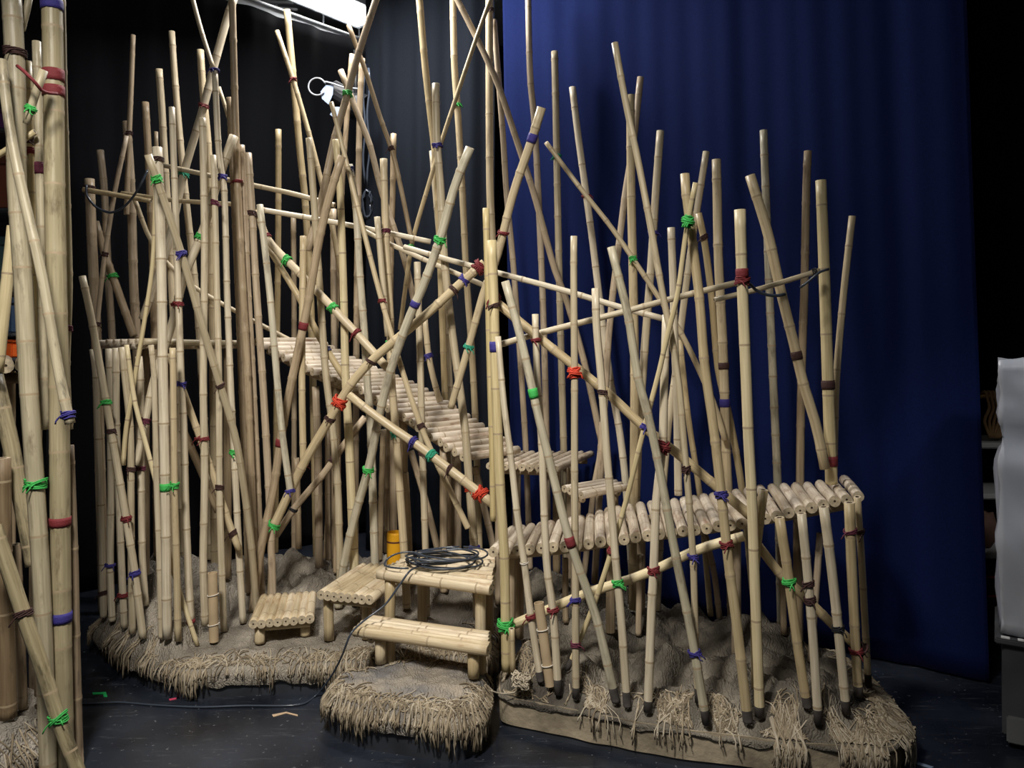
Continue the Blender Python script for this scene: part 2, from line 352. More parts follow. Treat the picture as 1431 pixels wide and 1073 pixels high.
# ------------------------------------------------------------------ the culms
# label | centre line read from the photograph, top to foot | width px at top, at foot | distance m at foot, lean m (top minus foot) | how it ends | tone | lashings (colour + row/column; capital = flat tape band)
# how it ends: S planted where the foot shows; G runs on behind something down to the ground; F free / tied
G_POLE = 'bamboo poles of the stage set'
POLES = [
# ---- left unit, front row
('pale upright pole at the far left end holding up the high platform edge', '130,488 134,520 141,696 145,872', 9, 9, 0, 0, 'S', 'pale', 'k828'),
('slim pole with free top left of the high platform, leaning right down', '115,386 128,446 142,525 163,646 187,790 201,901', 9, 10, 0, .03, 'S', 'pale', 'g563 k603 r725 b800'),
('short pole under the high platform, second from its left end', '152,487 153,520 155,690 154,790 157,876', 9, 9, 0, 0, 'S', 'pale', 'b790'),
('short pole under the high platform with a maroon band near its foot', '162,486 163,600 168,740 170,790 174,883', 9, 9, 0, 0, 'S', 'pale', 'r832'),
('short pole under the high platform leaning slightly right, with a brown tie halfway down', '170,485 174,520 182,600 183,740 185,893', 9, 9, 0, 0, 'S', 'pale', 'k655'),
('slim yellowish stick slanting right from the platform edge to the orange tied foot', '177,482 189,565 206,628 224,700 240,790 276,902', 6, 6, 0, .02, 'S', 'yellow', ''),
('slim yellowish stick crossing in front of the platform edge, slanting left downwards', '218,226 213,370 199,466 188,530 176,600 172,650', 5, 6, 3.78, 0, 'F', 'yellow', ''),
('pale pole under the platform behind the crossing yellowish sticks', '194,498 196,520 197,650 199,780 204,853', 9, 9, 0, 0, 'S', 'pale', 'p655'),
('thin left pole of the tight trio at the platform corner', '211,482 215,520 219,680 223,790 226,903', 7, 8, 0, 0, 'S', 'pale', ''),
('tall thick middle pole of the tight trio at the platform corner', '220,206 225,350 228,530 231,690 234,907', 13, 12, 0, 0, 'S', 'pale', 'k224 G681'),
('right pole of the tight trio at the platform corner', '241,486 242,520 244,690 247,790 249,900', 8, 9, 0, 0, 'S', 'straw', 'g678'),
('tall pole with a blue purple tie just below the high platform edge', '240,150 244,260 249,400 253,530 257,600 259,700 263,800 268,892', 8, 10, 0, .03, 'S', 'pale', 'b535 r425 R886'),
('tall straight pole right of the platform corner with a red tie at mid height', '283,165 286,350 284,530 286,670 284,790 287,885', 9, 10, 0, 0, 'S', 'pale', 'r613'),
('tall straight pole with a brown tie low on the red knotted slanting brace', '298,217 300,270 303,400 306,520 307,700 313,884', 8, 9, 0, 0, 'S', 'pale', 'p284 k682'),
('very tall slim pole bowed right with a green tie under platform height', '300,97 306,215 313,262 317,400 322,530 330,690 335,790 340,875', 8, 9, 0, .05, 'S', 'pale', 'b98 b248 g632'),
('pole with green tied free top over the platform, leaning right to the low bench', '207,216 223,262 249,340 267,400 284,460 305,530 329,610 342,690 352,770', 10, 9, 4.17, -.68, 'G', 'pale', 'g250 b354 k538'),
('slanting brace pole low in the left unit tied with a red knot', '236,494 250,530 277,605 300,670 325,745 334,768', 9, 9, 3.94, -.02, 'F', 'straw', 'r612 k745'),
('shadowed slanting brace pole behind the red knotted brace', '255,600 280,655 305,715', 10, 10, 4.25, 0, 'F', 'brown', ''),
# ---- left unit, dense clump at the head of the bridge
('tallest pole of the clump, running out of the picture at the top', '324,-14 328,140 332,260 339,400 346,530 352,690 356,800', 9, 10, 4.22, .05, 'G', 'brown', 'r253'),
('thick brown pole in the clump with its top below the crossing sticks', '322,137 325,200 328,262 334,400 339,530 345,690 348,800', 11, 11, 4.27, .03, 'G', 'brown', ''),
('middle brown pole of the clump, ending just under the slanting thick pole', '337,203 341,262 346,400 353,530 360,690 364,800', 9, 10, 4.30, 0, 'G', 'brown', ''),
('right pole of the clump with a dark knot where the handrail starts', '347,214 352,290 358,400 367,530 375,670 380,790', 9, 10, 4.14, 0, 'G', 'brown', 'k298'),
('grey pole leaning right from the bridge head, blue tied to the zigzag brace', '363,286 377,410 387,530 395,610 406,690', 9, 9, 3.90, 0, 'F', 'grey', 'b686'),
('long slanting pole rising right out of the picture, crossing near the top left', '331,-14 319,20 300,88 284,150 257,242 235,340 199,446', 10, 10, 4.62, 0, 'F', 'pale', 'r147 t243'),
('thick slanting pole tied with green cord leaning from the clump down to the left', '327,190 305,250 283,325 258,385 237,465 215,530 203,590 190,650', 12, 9, 3.86, .2, 'F', 'pale', 'g331 r425 p588'),
('thin bright stick from the picture top down to the crossing poles at left', '266,-14 281,42 298,95', 6, 6, 4.5, 0, 'F', 'pale', ''),
('short thin stick behind the crossing, slanting right', '306,122 313,143 321,170', 5, 5, 4.6, 0, 'F', 'straw', ''),
# ---- left unit, behind the high platform; tones darkened to stand in for dimmer light
('thin bright stick standing high above the maroon tied pole at the back left', '186,49 183,130 180,200 177,300', 6, 7, 4.70, 0, 'F', 'brown', 'k186'),
('pole at the back left with a thin bright stick tied to its top', '177,170 183,262 187,400 191,470', 11, 12, 4.82, 0, 'G', 'brown', ''),
('thin stick leaning left in front of the back left poles', '177,190 160,270 146,360 138,430 134,478', 6, 6, 4.60, 0, 'F', 'brown', 'k355 k453'),
('plain cut pole at the back left, next after the corner pole', '140,210 146,270 152,400 157,476', 9, 10, 4.80, 0, 'G', 'brown', ''),
('thick pole at the back left corner tied to the end of the thin rail', '125,250 129,350 135,480', 12, 13, 4.62, 0, 'G', 'brown', 'k262'),
('slanting pole at the back left tied with green, leaning right down to the platform', '133,310 148,360 161,396 187,470', 10, 10, 4.74, 0, 'F', 'brown', 'g386'),
('lower of the cut topped poles at the back left, beside the thin short stick', '203,143 207,210 210,280 214,380 216,470', 9, 10, 4.85, 0, 'G', 'brown', ''),
('pole with the second highest cut top at the back left, leaning right', '222,97 226,150 229,205 233,270 240,400 244,470', 9, 10, 4.72, 0, 'G', 'straw', ''),
('pole with a bright cut top highest at the back left, bowed right', '240,44 243,90 249,165 256,240 267,343 273,400 279,470', 8, 10, 4.90, 0, 'G', 'straw', ''),
('thin short stick between the tall tops at the back left', '218,184 219,226 221,300', 5, 6, 4.62, 0, 'F', 'brown', ''),
('tall pole passing behind the red tied slanting pole', '280,70 284,130 290,190 294,262 296,400 297,470', 9, 9, 4.80, 0, 'G', 'straw', ''),
# ---- long thin rails
('long thin rail from the corner trio dropping right past the clump', '228,231 292,245 345,257 411,271 468,287', 6, 7, 4.46, .15, 'F', 'pale', ''),
('long thin rail from the clump dropping right towards the pink tied pole', '359,292 430,304 490,315 545,326 602,338', 7, 7, 4.40, -.08, 'F', 'pale', ''),
('thin rail over the bridge dropping right to the thick slanting brace', '505,320 545,341 600,366 677,399', 6, 7, 4.20, .15, 'F', 'pale', 't330'),
('long thin rail dropping right behind the tall front pole to the blue backdrop', '565,345 620,361 695,381 796,408 866,429 926,445', 7, 8, 3.62, .5, 'F', 'pale', ''),
('thin rail at the far left top with a hanging black cord', '116,265 155,271 211,281', 7, 6, 4.56, -.06, 'F', 'straw', ''),
('thin rail continuing right from the far left rail to the clump', '170,270 245,280 324,285', 6, 6, 4.56, .1, 'F', 'straw', ''),
('thin rail rising right in front of the backdrop from the blue tied front pole', '690,484 755,465 866,437 960,412 1030,395', 8, 8, 3.24, .16, 'F', 'pale', ''),
('short thin rail rising right to the black cord knot', '998,419 1060,404 1145,378', 7, 7, 3.26, -.03, 'F', 'pale', 'n1138'),
('thin curved stick drooping right behind the left poles', '187,275 209,333 234,368 274,403 352,447 407,476', 6, 6, 4.80, -.14, 'F', 'straw', ''),
# ---- behind the bridge, against the black and slate curtains; dimmer light put into browner tones
('upright pole with a plain top behind the bridge head, right of the clump', '389,181 389,270 388,400 387,476', 8, 8, 4.92, 0, 'G', 'straw', ''),
('thin leaning stick tied with maroon near the ceiling lamp, long to the right', '387,43 408,106 433,191 453,270 463,310 478,390', 6, 7, 4.84, 0, 'F', 'straw', 'r112'),
('tall pole near the ceiling lamp with a maroon tie and white tag', '401,14 410,110 420,220 426,275 432,370 436,478', 9, 10, 4.96, 0, 'G', 'straw', ''),
('thin stick leaning left from the top edge through the lamp glare', '530,-14 501,75 483,140 466,200 447,290 430,350', 9, 10, 4.42, .1, 'F', 'brown', 'g131'),
('short bright topped pole under the ceiling lamp', '492,76 488,120 483,190 478,260', 7, 8, 5.02, 0, 'G', 'brown', ''),
('pole right of the lamp glare with a bare top, upright behind the bridge', '506,82 503,150 501,262 499,400 498,500', 8, 9, 4.94, 0, 'G', 'brown', ''),
('leaning pole tied with green to the glare stick, long and running right', '476,98 497,152 517,203 534,270 566,365 580,427', 8, 8, 4.72, 0, 'F', 'brown', ''),
('thin dark tipped stick leaning right below the ceiling lamp', '487,35 511,100 531,163 549,214 561,266 576,340', 6, 6, 4.60, 0, 'F', 'brown', 'k208'),
('pole with a grey cut top behind the thin leaning stick', '550,187 549,262 547,335', 8, 8, 4.92, 0, 'G', 'brown', ''),
('short showing pole behind the bridge, left of the thick orange red knotted pole', '466,292 466,400 467,486', 8, 8, 5.0, 0, 'G', 'brown', ''),
('thin pole behind the bridge left of the green tied pole', '410,304 411,400 411,476', 7, 7, 5.0, 0, 'G', 'brown', ''),
('very tall pole leaving the picture top just above the blue tied cut top', '585,-14 594,90 602,163 608,215 613,300', 9, 9, 4.76, 0, 'G', 'straw', ''),
('very tall pole on the slate curtain, green tied to a thin slanting stick', '633,-14 635,88 641,175 646,262 652,386 660,500 665,600', 9, 9, 4.92, 0, 'G', 'straw', 'g147'),
('thin stick slanting left downwards from the maroon tie at the top centre', '690,-14 664,58 636,141 618,195 600,255 576,340 559,461', 6, 6, 4.66, 0, 'F', 'straw', 'g346'),
('very tall pole running out of the top at the edge between the two curtains', '684,-14 684,125 685,270 688,340', 10, 10, 4.80, 0, 'G', 'straw', 'k17'),
('long thin pole leaning right from the top centre down the blue curtain', '632,-14 662,45 679,80 697,121 730,221 746,270 775,376 792,420 818,512 841,620', 8, 9, 4.66, 0, 'F', 'brown', ''),
('tall pole with a bare top left of the blue curtain seam', '690,28 697,113 703,189 708,270 717,366 724,461 729,530 735,632', 8, 8, 4.80, 0, 'G', 'brown', ''),
# ---- in front of the bridge
('green tied thin handrail slanting down right along the bridge, upper one', '361,294 371,331 423,386 461,426 501,469 541,514', 10, 11, 4.08, .12, 'F', 'straw', 'r331 g364 g430 r465'),
('second thinner handrail slanting down right under the green tied one', '373,343 418,416 448,474 481,528', 8, 9, 4.2, .06, 'F', 'straw', 'g428 l488'),
('upright pole with a cut top in the middle of the handrail', '424,330 423,410 422,530 424,650', 9, 9, 4.02, .08, 'F', 'straw', 'r651'),
('cut topped pole left of the maroon banded slanting pole, standing before the bridge', '432,193 440,300 449,436 456,530 464,590 472,680 475,790', 9, 10, 4.26, -.1, 'G', 'pale', ''),
('tall slanting pole with maroon bands leaning left down to the low bench', '478,218 464,262 448,325 428,436 409,525 393,610 382,685 363,775', 11, 11, 4.17, -.24, 'G', 'brown', 'R456 R618'),
('thick upright pole in front of the bridge meeting the orange red knot', '469,195 475,262 480,400 483,530 487,600 495,790', 9, 13, 4.22, -.12, 'G', 'yellow', ''),
('long thin stick leaning right across the bridge with a maroon tie', '463,143 493,262 531,411 566,530 594,610 654,738', 6, 8, 3.92, .1, 'F', 'straw', 'r420 k594'),
('slightly bent grey pole with a navy tied top in front of the bridge', '488,230 497,285 503,386 509,461 513,530 518,600 524,790', 9, 11, 4.27, -.1, 'G', 'grey', 'l237'),
('upright pole with a teal tie in front of the yellow tube', '536,222 540,350 545,440 547,530 553,600 566,790', 10, 11, 4.20, 0, 'G', 'straw', 't607 g480 p323'),
('short topped pole tied with maroon to the long thin stick', '527,303 533,370 538,425 542,470', 8, 8, 4.12, 0, 'F', 'pale', ''),
('thick slanting pole with a blue band leaning left to the second bench', '657,206 635,262 617,328 592,398 571,446 546,517 529,585 516,651 496,721 481,787', 12, 11, 4.20, -.56, 'G', 'grey', 'g335 B424 g657'),
('upright cut pole behind the blue banded slanting pole, above the cable table', '583,366 585,430 588,530 590,620 595,775', 9, 9, 4.10, 0, 'G', 'pale', 'k634'),
('short leaning pole with a blue tie behind the thick brace', '593,440 599,497 606,530 615,562', 8, 8, 4.5, 0, 'F', 'straw', 'b497'),
('pole with a blue tied cut top dropping to the cable coil', '609,117 611,200 616,262 621,360 629,440 641,530 650,600 657,690 663,768', 10, 11, 4.08, .0, 'G', 'pale', 'b202 o683 b765'),
('pole with a bare cut top beside the blue tied cut top', '604,211 608,262 614,330 620,390 628,530 630,575', 8, 9, 4.86, 0, 'G', 'pale', ''),
('thick slanting handle pole with a blue band at the blue curtain seam', '757,150 744,193 718,268 693,365 677,405 655,484 630,570', 12, 9, 3.96, -.32, 'F', 'straw', 'B193 r325 t484'),
('long thick zigzag brace rising right to the tall front pole', '677,367 649,391 594,441 554,474 516,507 488,540 461,585 423,650 381,738', 12, 12, 4.02, -.04, 'F', 'straw', 'r373+ b391 k405 k505 o562+ k586 g733'),
('long thick brace dropping right below the bridge to a round cut end', '488,552 521,578 556,603 592,628 650,673 689,704', 11, 13, 3.70, .22, 'F', 'straw', 'b577 t603 k628 o671+'),
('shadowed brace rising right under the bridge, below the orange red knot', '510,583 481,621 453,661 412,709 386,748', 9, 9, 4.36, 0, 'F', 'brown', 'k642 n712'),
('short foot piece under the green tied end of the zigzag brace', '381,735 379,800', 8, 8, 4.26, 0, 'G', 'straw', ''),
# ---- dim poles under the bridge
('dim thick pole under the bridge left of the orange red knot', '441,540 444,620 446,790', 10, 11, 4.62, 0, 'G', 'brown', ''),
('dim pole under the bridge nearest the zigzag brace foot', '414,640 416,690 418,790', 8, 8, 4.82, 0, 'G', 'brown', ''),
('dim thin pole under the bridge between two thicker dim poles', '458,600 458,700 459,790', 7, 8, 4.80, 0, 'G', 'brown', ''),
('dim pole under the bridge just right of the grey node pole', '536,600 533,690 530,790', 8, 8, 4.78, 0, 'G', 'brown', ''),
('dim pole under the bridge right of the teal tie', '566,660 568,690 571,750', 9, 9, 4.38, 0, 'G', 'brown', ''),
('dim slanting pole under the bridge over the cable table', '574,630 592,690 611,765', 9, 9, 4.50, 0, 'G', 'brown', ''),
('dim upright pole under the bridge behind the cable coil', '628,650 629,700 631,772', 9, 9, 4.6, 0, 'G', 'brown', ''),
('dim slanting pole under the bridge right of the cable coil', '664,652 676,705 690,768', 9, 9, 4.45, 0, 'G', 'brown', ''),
# ---- right unit, front row
('thickest front pole at the left end of the ramp, green tied near foot', '687,336 690,411 693,530 700,700 705,780 708,953', 13, 13, 0, 0, 'S', 'yellow', 'k428 B485 g873+'),
('tall pole tight behind the thickest front pole', '679,291 682,400 685,530 688,640 689,728', 9, 8, 3.48, 0, 'F', 'yellow', ''),
('short stump tight beside the thickest front pole foot', '715,878 717,945', 8, 8, 0, 0, 'S', 'straw', ''),
('mottled grey green pole leaning right across the ramp with a green band', '706,393 727,469 741,530 751,575 771,656 796,755 833,862 863,990', 11, 12, 0, .02, 'S', 'grey', 'G550 R758'),
('pole with a cut top under the rising rail, tied red at the rail', '748,439 751,530 757,620 764,790 773,855 781,978', 9, 11, 0, .10, 'S', 'pale', 'r476 r853'),
('slim pole leaning right between the thickest front pole and the upright pipe', '696,470 705,570 715,646 723,721 734,795 742,862 757,960', 8, 10, 0, .03, 'S', 'pale', 'w787 r862'),
('straight upright pole orange tied to the handrail, standing at the right base front', '802,330 802,411 803,530 803,650 804,790 805,984', 9, 10, 0, .02, 'S', 'pale', 'o522+ b838 p900'),
('thin stick tied green and red slanting left down to the base', '972,255 959,323 947,411 929,484 921,520 899,603 876,696 850,785 830,845 789,946', 7, 7, 0, -.36, 'S', 'yellow', 'g311+ b597 r770'),
('grey leaning pole with a stained bent top, middle of the right unit', '854,345 864,385 877,436 891,525 907,585 922,656 932,711 946,785 967,890 988,1014', 11, 12, 0, .05, 'S', 'grey', 'b912'),
('upright pole brown tied to the handrail and green tied to the low brace', '832,403 834,461 840,525 848,633 856,726 861,790 868,862 877,993', 10, 11, 0, .05, 'S', 'pale', 'k548 g816'),
('thick left leaning pole with maroon ties at handrail and low brace', '931,440 928,540 926,620 917,700 914,785 911,840 905,1002', 11, 12, 0, .05, 'S', 'pale', 'r626+ r798'),
('long leaning pole with the highest cut top on the blue curtain', '859,60 874,141 891,221 907,305 927,416 940,480 949,540 955,610 962,690 969,790 972,900 977,1008', 9, 9, 0, .06, 'S', 'pale', 'k655 b778'),
('thick leaning pole with a cut top behind the green tied thin stick', '957,243 958,262 969,348 977,411 985,512 997,595 1009,700 1018,785 1030,875 1046,1017', 12, 13, 0, .04, 'S', 'straw', 'b692 r759'),
('thickest upright pole with two red bands in the middle right', '1034,293 1038,411 1043,530 1046,608 1051,700 1054,790 1059,916 1062,1010', 15, 13, 0, 0, 'S', 'yellow', 'R382 r394'),
('short pole tight against the thickest red banded pole, top at ramp height', '1067,684 1060,740 1055,800 1055,1006', 13, 10, 3.09, 0, 'G', 'straw', ''),
('short leaning pole under the right ramp edge with a green tie', '1089,723 1099,785 1115,905 1132,1012', 13, 12, 0, 0, 'S', 'straw', 'g812'),
('short pole under the right ramp edge with a drilled top and brown tie', '1120,717 1127,785 1136,890 1144,1012', 12, 12, 0, 0, 'S', 'pale', 'k815 k838'),
('short leaning pole under the right ramp edge with a black tie', '1151,708 1160,775 1171,873 1184,1005', 13, 12, 0, 0, 'S', 'pale', 'n878'),
('thick short pole under the right end of the ramp, tied maroon twice', '1187,702 1190,785 1200,980', 14, 12, 0, 0, 'S', 'straw', 'p742 r909'),
('slim outermost short pole under the right end of the ramp', '1198,694 1204,780 1214,962', 9, 9, 0, -.2, 'S', 'straw', 'k742'),
('long thick handrail dropping right across the ramp from the thickest front pole', '688,417 740,461 816,522 856,555 899,596 952,638 997,676 1050,722', 12, 13, 3.14, .27, 'F', 'straw', 'g466 k556 r631+ p655'),
('thick brace continuing the handrail line under the right end of the ramp', '1058,760 1093,805 1120,829 1161,870 1204,909', 12, 12, 3.06, .03, 'F', 'straw', 'k1115+'),
('thick low brace rising right under the ramp front', '712,875 775,848 827,826 871,813 920,794 977,767 1040,749', 13, 13, 3.16, .20, 'F', 'yellow', ''),
# ---- right unit, standing on the ramp or behind it
('thick slanting pole with a brown band at the right end of the ramp', '1048,245 1073,325 1089,398 1111,486 1121,530 1141,596 1153,655', 13, 13, 3.30, .05, 'F', 'straw', 'K497'),
('thick upright pole standing on the right end of the ramp with two maroon bands', '1147,252 1149,300 1152,386 1157,530 1162,676', 14, 16, 3.36, 0, 'F', 'yellow', 'K538 R643'),
('slim rightmost pole leaning right from the maroon band', '1191,302 1180,400 1172,486 1168,545 1165,668', 9, 9, 3.44, 0, 'F', 'straw', ''),
('pole with a plain cut top behind the slanting brown banded pole', '1067,182 1070,262 1075,400 1080,520 1087,682', 10, 11, 3.88, 0, 'G', 'grey', ''),
('dark pole with a node at its very top near the right end', '1129,211 1127,262 1124,411 1120,530 1118,680', 10, 11, 3.84, 0, 'G', 'brown', ''),
('thick upright pole with a blue band behind the right part of the ramp', '1001,223 1002,262 1004,360 1011,500 1015,646 1018,700', 12, 13, 3.94, 0, 'G', 'straw', 'K510 B564'),
('leaning pole tied brown behind the blue banded pole', '976,298 985,340 995,420 1004,520 1019,580 1038,690', 9, 9, 3.97, 0, 'G', 'straw', 'k331'),
('pole leaning left behind the green tied thin stick, top to its right', '987,212 979,262 964,360 952,455 943,530 934,595 926,690', 9, 10, 4.0, 0, 'G', 'pale', ''),
('short upright pole with a cut top crossed by the rising rail', '938,318 941,400 943,480 946,560 948,692', 10, 10, 3.62, 0, 'F', 'pale', ''),
('thin dim pole behind the ramp, beside the thick left leaning pole', '950,475 962,585 978,692', 8, 8, 3.98, 0, 'G', 'straw', ''),
('thick upright pole on the blue curtain with its top between two crossing poles', '881,133 882,262 885,400 887,530 886,690', 11, 12, 4.02, 0, 'G', 'straw', ''),
('pole behind the highest topped pole, leaning left with a shaded top', '895,108 885,200 874,270 863,358 856,415 850,478', 9, 9, 4.30, 0, 'G', 'brown', ''),
('pole with a plain top on the blue curtain tied blue to its neighbour', '923,183 917,262 909,386 900,500 892,620', 10, 11, 4.1, 0, 'G', 'pale', 'b324'),
('very tall pole running out of the top over the blue curtain', '738,-14 741,108 747,170 752,262 758,400 762,530 764,632', 8, 9, 4.86, 0, 'G', 'brown', ''),
('straight pole with a teal tied thin stick on the blue curtain', '775,72 777,158 779,262 782,400 785,520 788,634', 9, 9, 4.78, 0, 'G', 'pale', 't221'),
('bowed pole on the blue curtain, maroon tied to a thin slanting stick', '800,122 808,189 818,262 828,335 837,410 852,525 866,603 874,670', 9, 10, 4.42, .1, 'G', 'pale', 'r273'),
('thin stick slanting right down the blue curtain with a green tie', '763,199 815,268 856,320 924,421 957,475 1000,570 1013,615', 6, 8, 3.86, .2, 'F', 'straw', 'g361'),
('short dark slanting piece behind the small step', '842,590 838,640 831,676', 8, 8, 4.5, 0, 'G', 'brown', ''),
# ---- dim poles under the ramp
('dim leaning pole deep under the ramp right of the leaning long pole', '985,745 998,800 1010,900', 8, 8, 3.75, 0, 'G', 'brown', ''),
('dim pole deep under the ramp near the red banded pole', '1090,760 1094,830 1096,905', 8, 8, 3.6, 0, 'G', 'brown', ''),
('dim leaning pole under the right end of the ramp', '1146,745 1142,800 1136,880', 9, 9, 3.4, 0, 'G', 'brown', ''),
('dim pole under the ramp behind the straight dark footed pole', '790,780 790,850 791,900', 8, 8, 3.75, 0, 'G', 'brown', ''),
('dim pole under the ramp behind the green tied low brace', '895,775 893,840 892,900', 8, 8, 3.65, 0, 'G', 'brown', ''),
# ---- the near bundle at the left edge of the picture
('thick full height pole of the near bundle with a green tie at mid height', '16,-14 22,110 24,260 32,380 40,530 57,790 62,900 68,1085', 24, 21, 2.84, .05, 'G', 'dusty', 'k72 g676'),
('grey pole of the near bundle slanting right to the blue tape', '2,84 13,175 30,262 57,378 75,480 86,540 98,592', 13, 13, 2.72, .05, 'F', 'mottle', 'b578'),
('thickest full height pole of the near bundle with five coloured bands', '72,-14 75,150 76,262 79,411 82,530 84,730 86,900 90,1088', 25, 24, 2.90, .04, 'G', 'dusty', 'R106 R130 B8 R728 B862'),
('long pole forming the right side of the near bundle', '86,-14 89,150 92,260 95,400 91,520 95,600', 9, 12, 3.03, 0, 'F', 'dusty', 'p457'),
('lower pole forming the right side of the near bundle', '97,622 100,700 103,790 105,900 110,1088', 11, 13, 2.98, 0, 'G', 'dlog', ''),
('pole of the near bundle with a cut top between the two thickest', '51,58 55,200 58,350 60,470 62,600', 11, 12, 2.98, 0, 'F', 'dusty', 'P235'),
('yellowish pole of the near bundle with a lower cut top and two brown ties', '37,86 41,213 46,350 50,500', 13, 14, 3.06, 0, 'F', 'yellow', 'k198 r210'),
('short slanting stub of the near bundle with a round top', '61,98 48,135 37,173', 11, 9, 2.80, 0, 'F', 'dusty', 'g152'),
('yellowish pole of the near bundle leaning left out of the picture', '18,316 8,410 -4,520', 14, 16, 2.95, 0, 'F', 'yellow', ''),
('thin stick of the near bundle poking left out of the picture', '49,184 20,203 -8,220 -130,300', 8, 8, 2.93, 0, 'F', 'yellow', ''),
('thin pole of the near bundle at the very top, leaning left', '43,-14 38,10 30,42', 9, 9, 2.93, 0, 'F', 'dusty', ''),
('thick grey pole of the near bundle leaning right from the left edge', '-8,525 14,615 28,690 46,790', 22, 18, 2.98, 0, 'F', 'mottle', ''),
('broad brown upright pole of the near bundle at the left edge', '3,640 5,800 9,930 12,1085', 20, 22, 2.90, 0, 'G', 'dlog', ''),
('frontmost slanting pole of the near bundle with a green tie near the floor', '-8,735 30,850 63,944 82,1006 112,1085', 19, 18, 2.66, .04, 'G', 'mottle', 'k858 g1004'),
('slim upright pole of the near bundle with its foot on the grey base', '22,760 27,860 30,940 33,1012', 12, 12, 3.04, 0, 'G', 'brown', ''),
('dark upright pole of the near bundle showing at its lower left', '50,690 54,800 58,1000 60,1085', 14, 16, 3.08, 0, 'G', 'dlog', ''),
]
# ------------------------------------------------------------------ build the planted bases
BURLAP = plain('burlap', (.30, .235, .16), .95, spec=.1, var=.38, vscale=9, bump=.8, bscale=70)
def grey_burlap(name, a, b):
    m, nt, p = new_mat(name); N, L = nt.nodes.new, nt.links.new
    tc = N('ShaderNodeTexCoord')
    n1 = N('ShaderNodeTexNoise'); n1.inputs['Scale'].default_value = 5; n1.inputs['Detail'].default_value = 6
    r = N('ShaderNodeValToRGB'); r.color_ramp.elements[0].position = .36; r.color_ramp.elements[1].position = .64
    r.color_ramp.elements[0].color = (*a, 1); r.color_ramp.elements[1].color = (*b, 1)
    L(tc.outputs['Object'], n1.inputs['Vector']); L(n1.outputs['Fac'], r.inputs['Fac']); L(r.outputs[0], p.inputs['Base Color'])
    w = N('ShaderNodeTexWave'); w.inputs['Scale'].default_value = 22; w.inputs['Distortion'].default_value = 14; w.inputs['Detail'].default_value = 3
    w.inputs['Detail Scale'].default_value = 1.4
    L(tc.outputs['Object'], w.inputs['Vector'])
    bp = N('ShaderNodeBump'); bp.inputs['Strength'].default_value = .55; bp.inputs['Distance'].default_value = .012
    L(w.outputs['Fac'], bp.inputs['Height']); L(bp.outputs[0], p.inputs['Normal'])
    p.inputs['Roughness'].default_value = .95; p.inputs['Specular IOR Level'].default_value = .1
    return m
TOPM = {'left': grey_burlap('burlap_left', (.17, .15, .125), (.37, .33, .275)), 'mound': grey_burlap('burlap_mound', (.20, .19, .185), (.42, .36, .28)),
        'right': grey_burlap('burlap_right', (.075, .066, .056), (.27, .24, .195)), 'near': grey_burlap('burlap_near', (.22, .2, .17), (.42, .38, .33))}  # right burlap darkened to stand in for the shade under the ramp
PLINTH = plain('black_plinth', (.028, .031, .040), .5, var=.4, vscale=6)
CANVAS = plain('canvas_board', (.30, .25, .18), .9, spec=.1, var=.55, vscale=6, bump=.25, bscale=40)
FRM = [plain('raffia_pale', (.46, .40, .31), .9, spec=.15), plain('raffia_tan', (.33, .27, .19), .9, spec=.15), plain('raffia_dark', (.20, .16, .11), .9, spec=.15)]

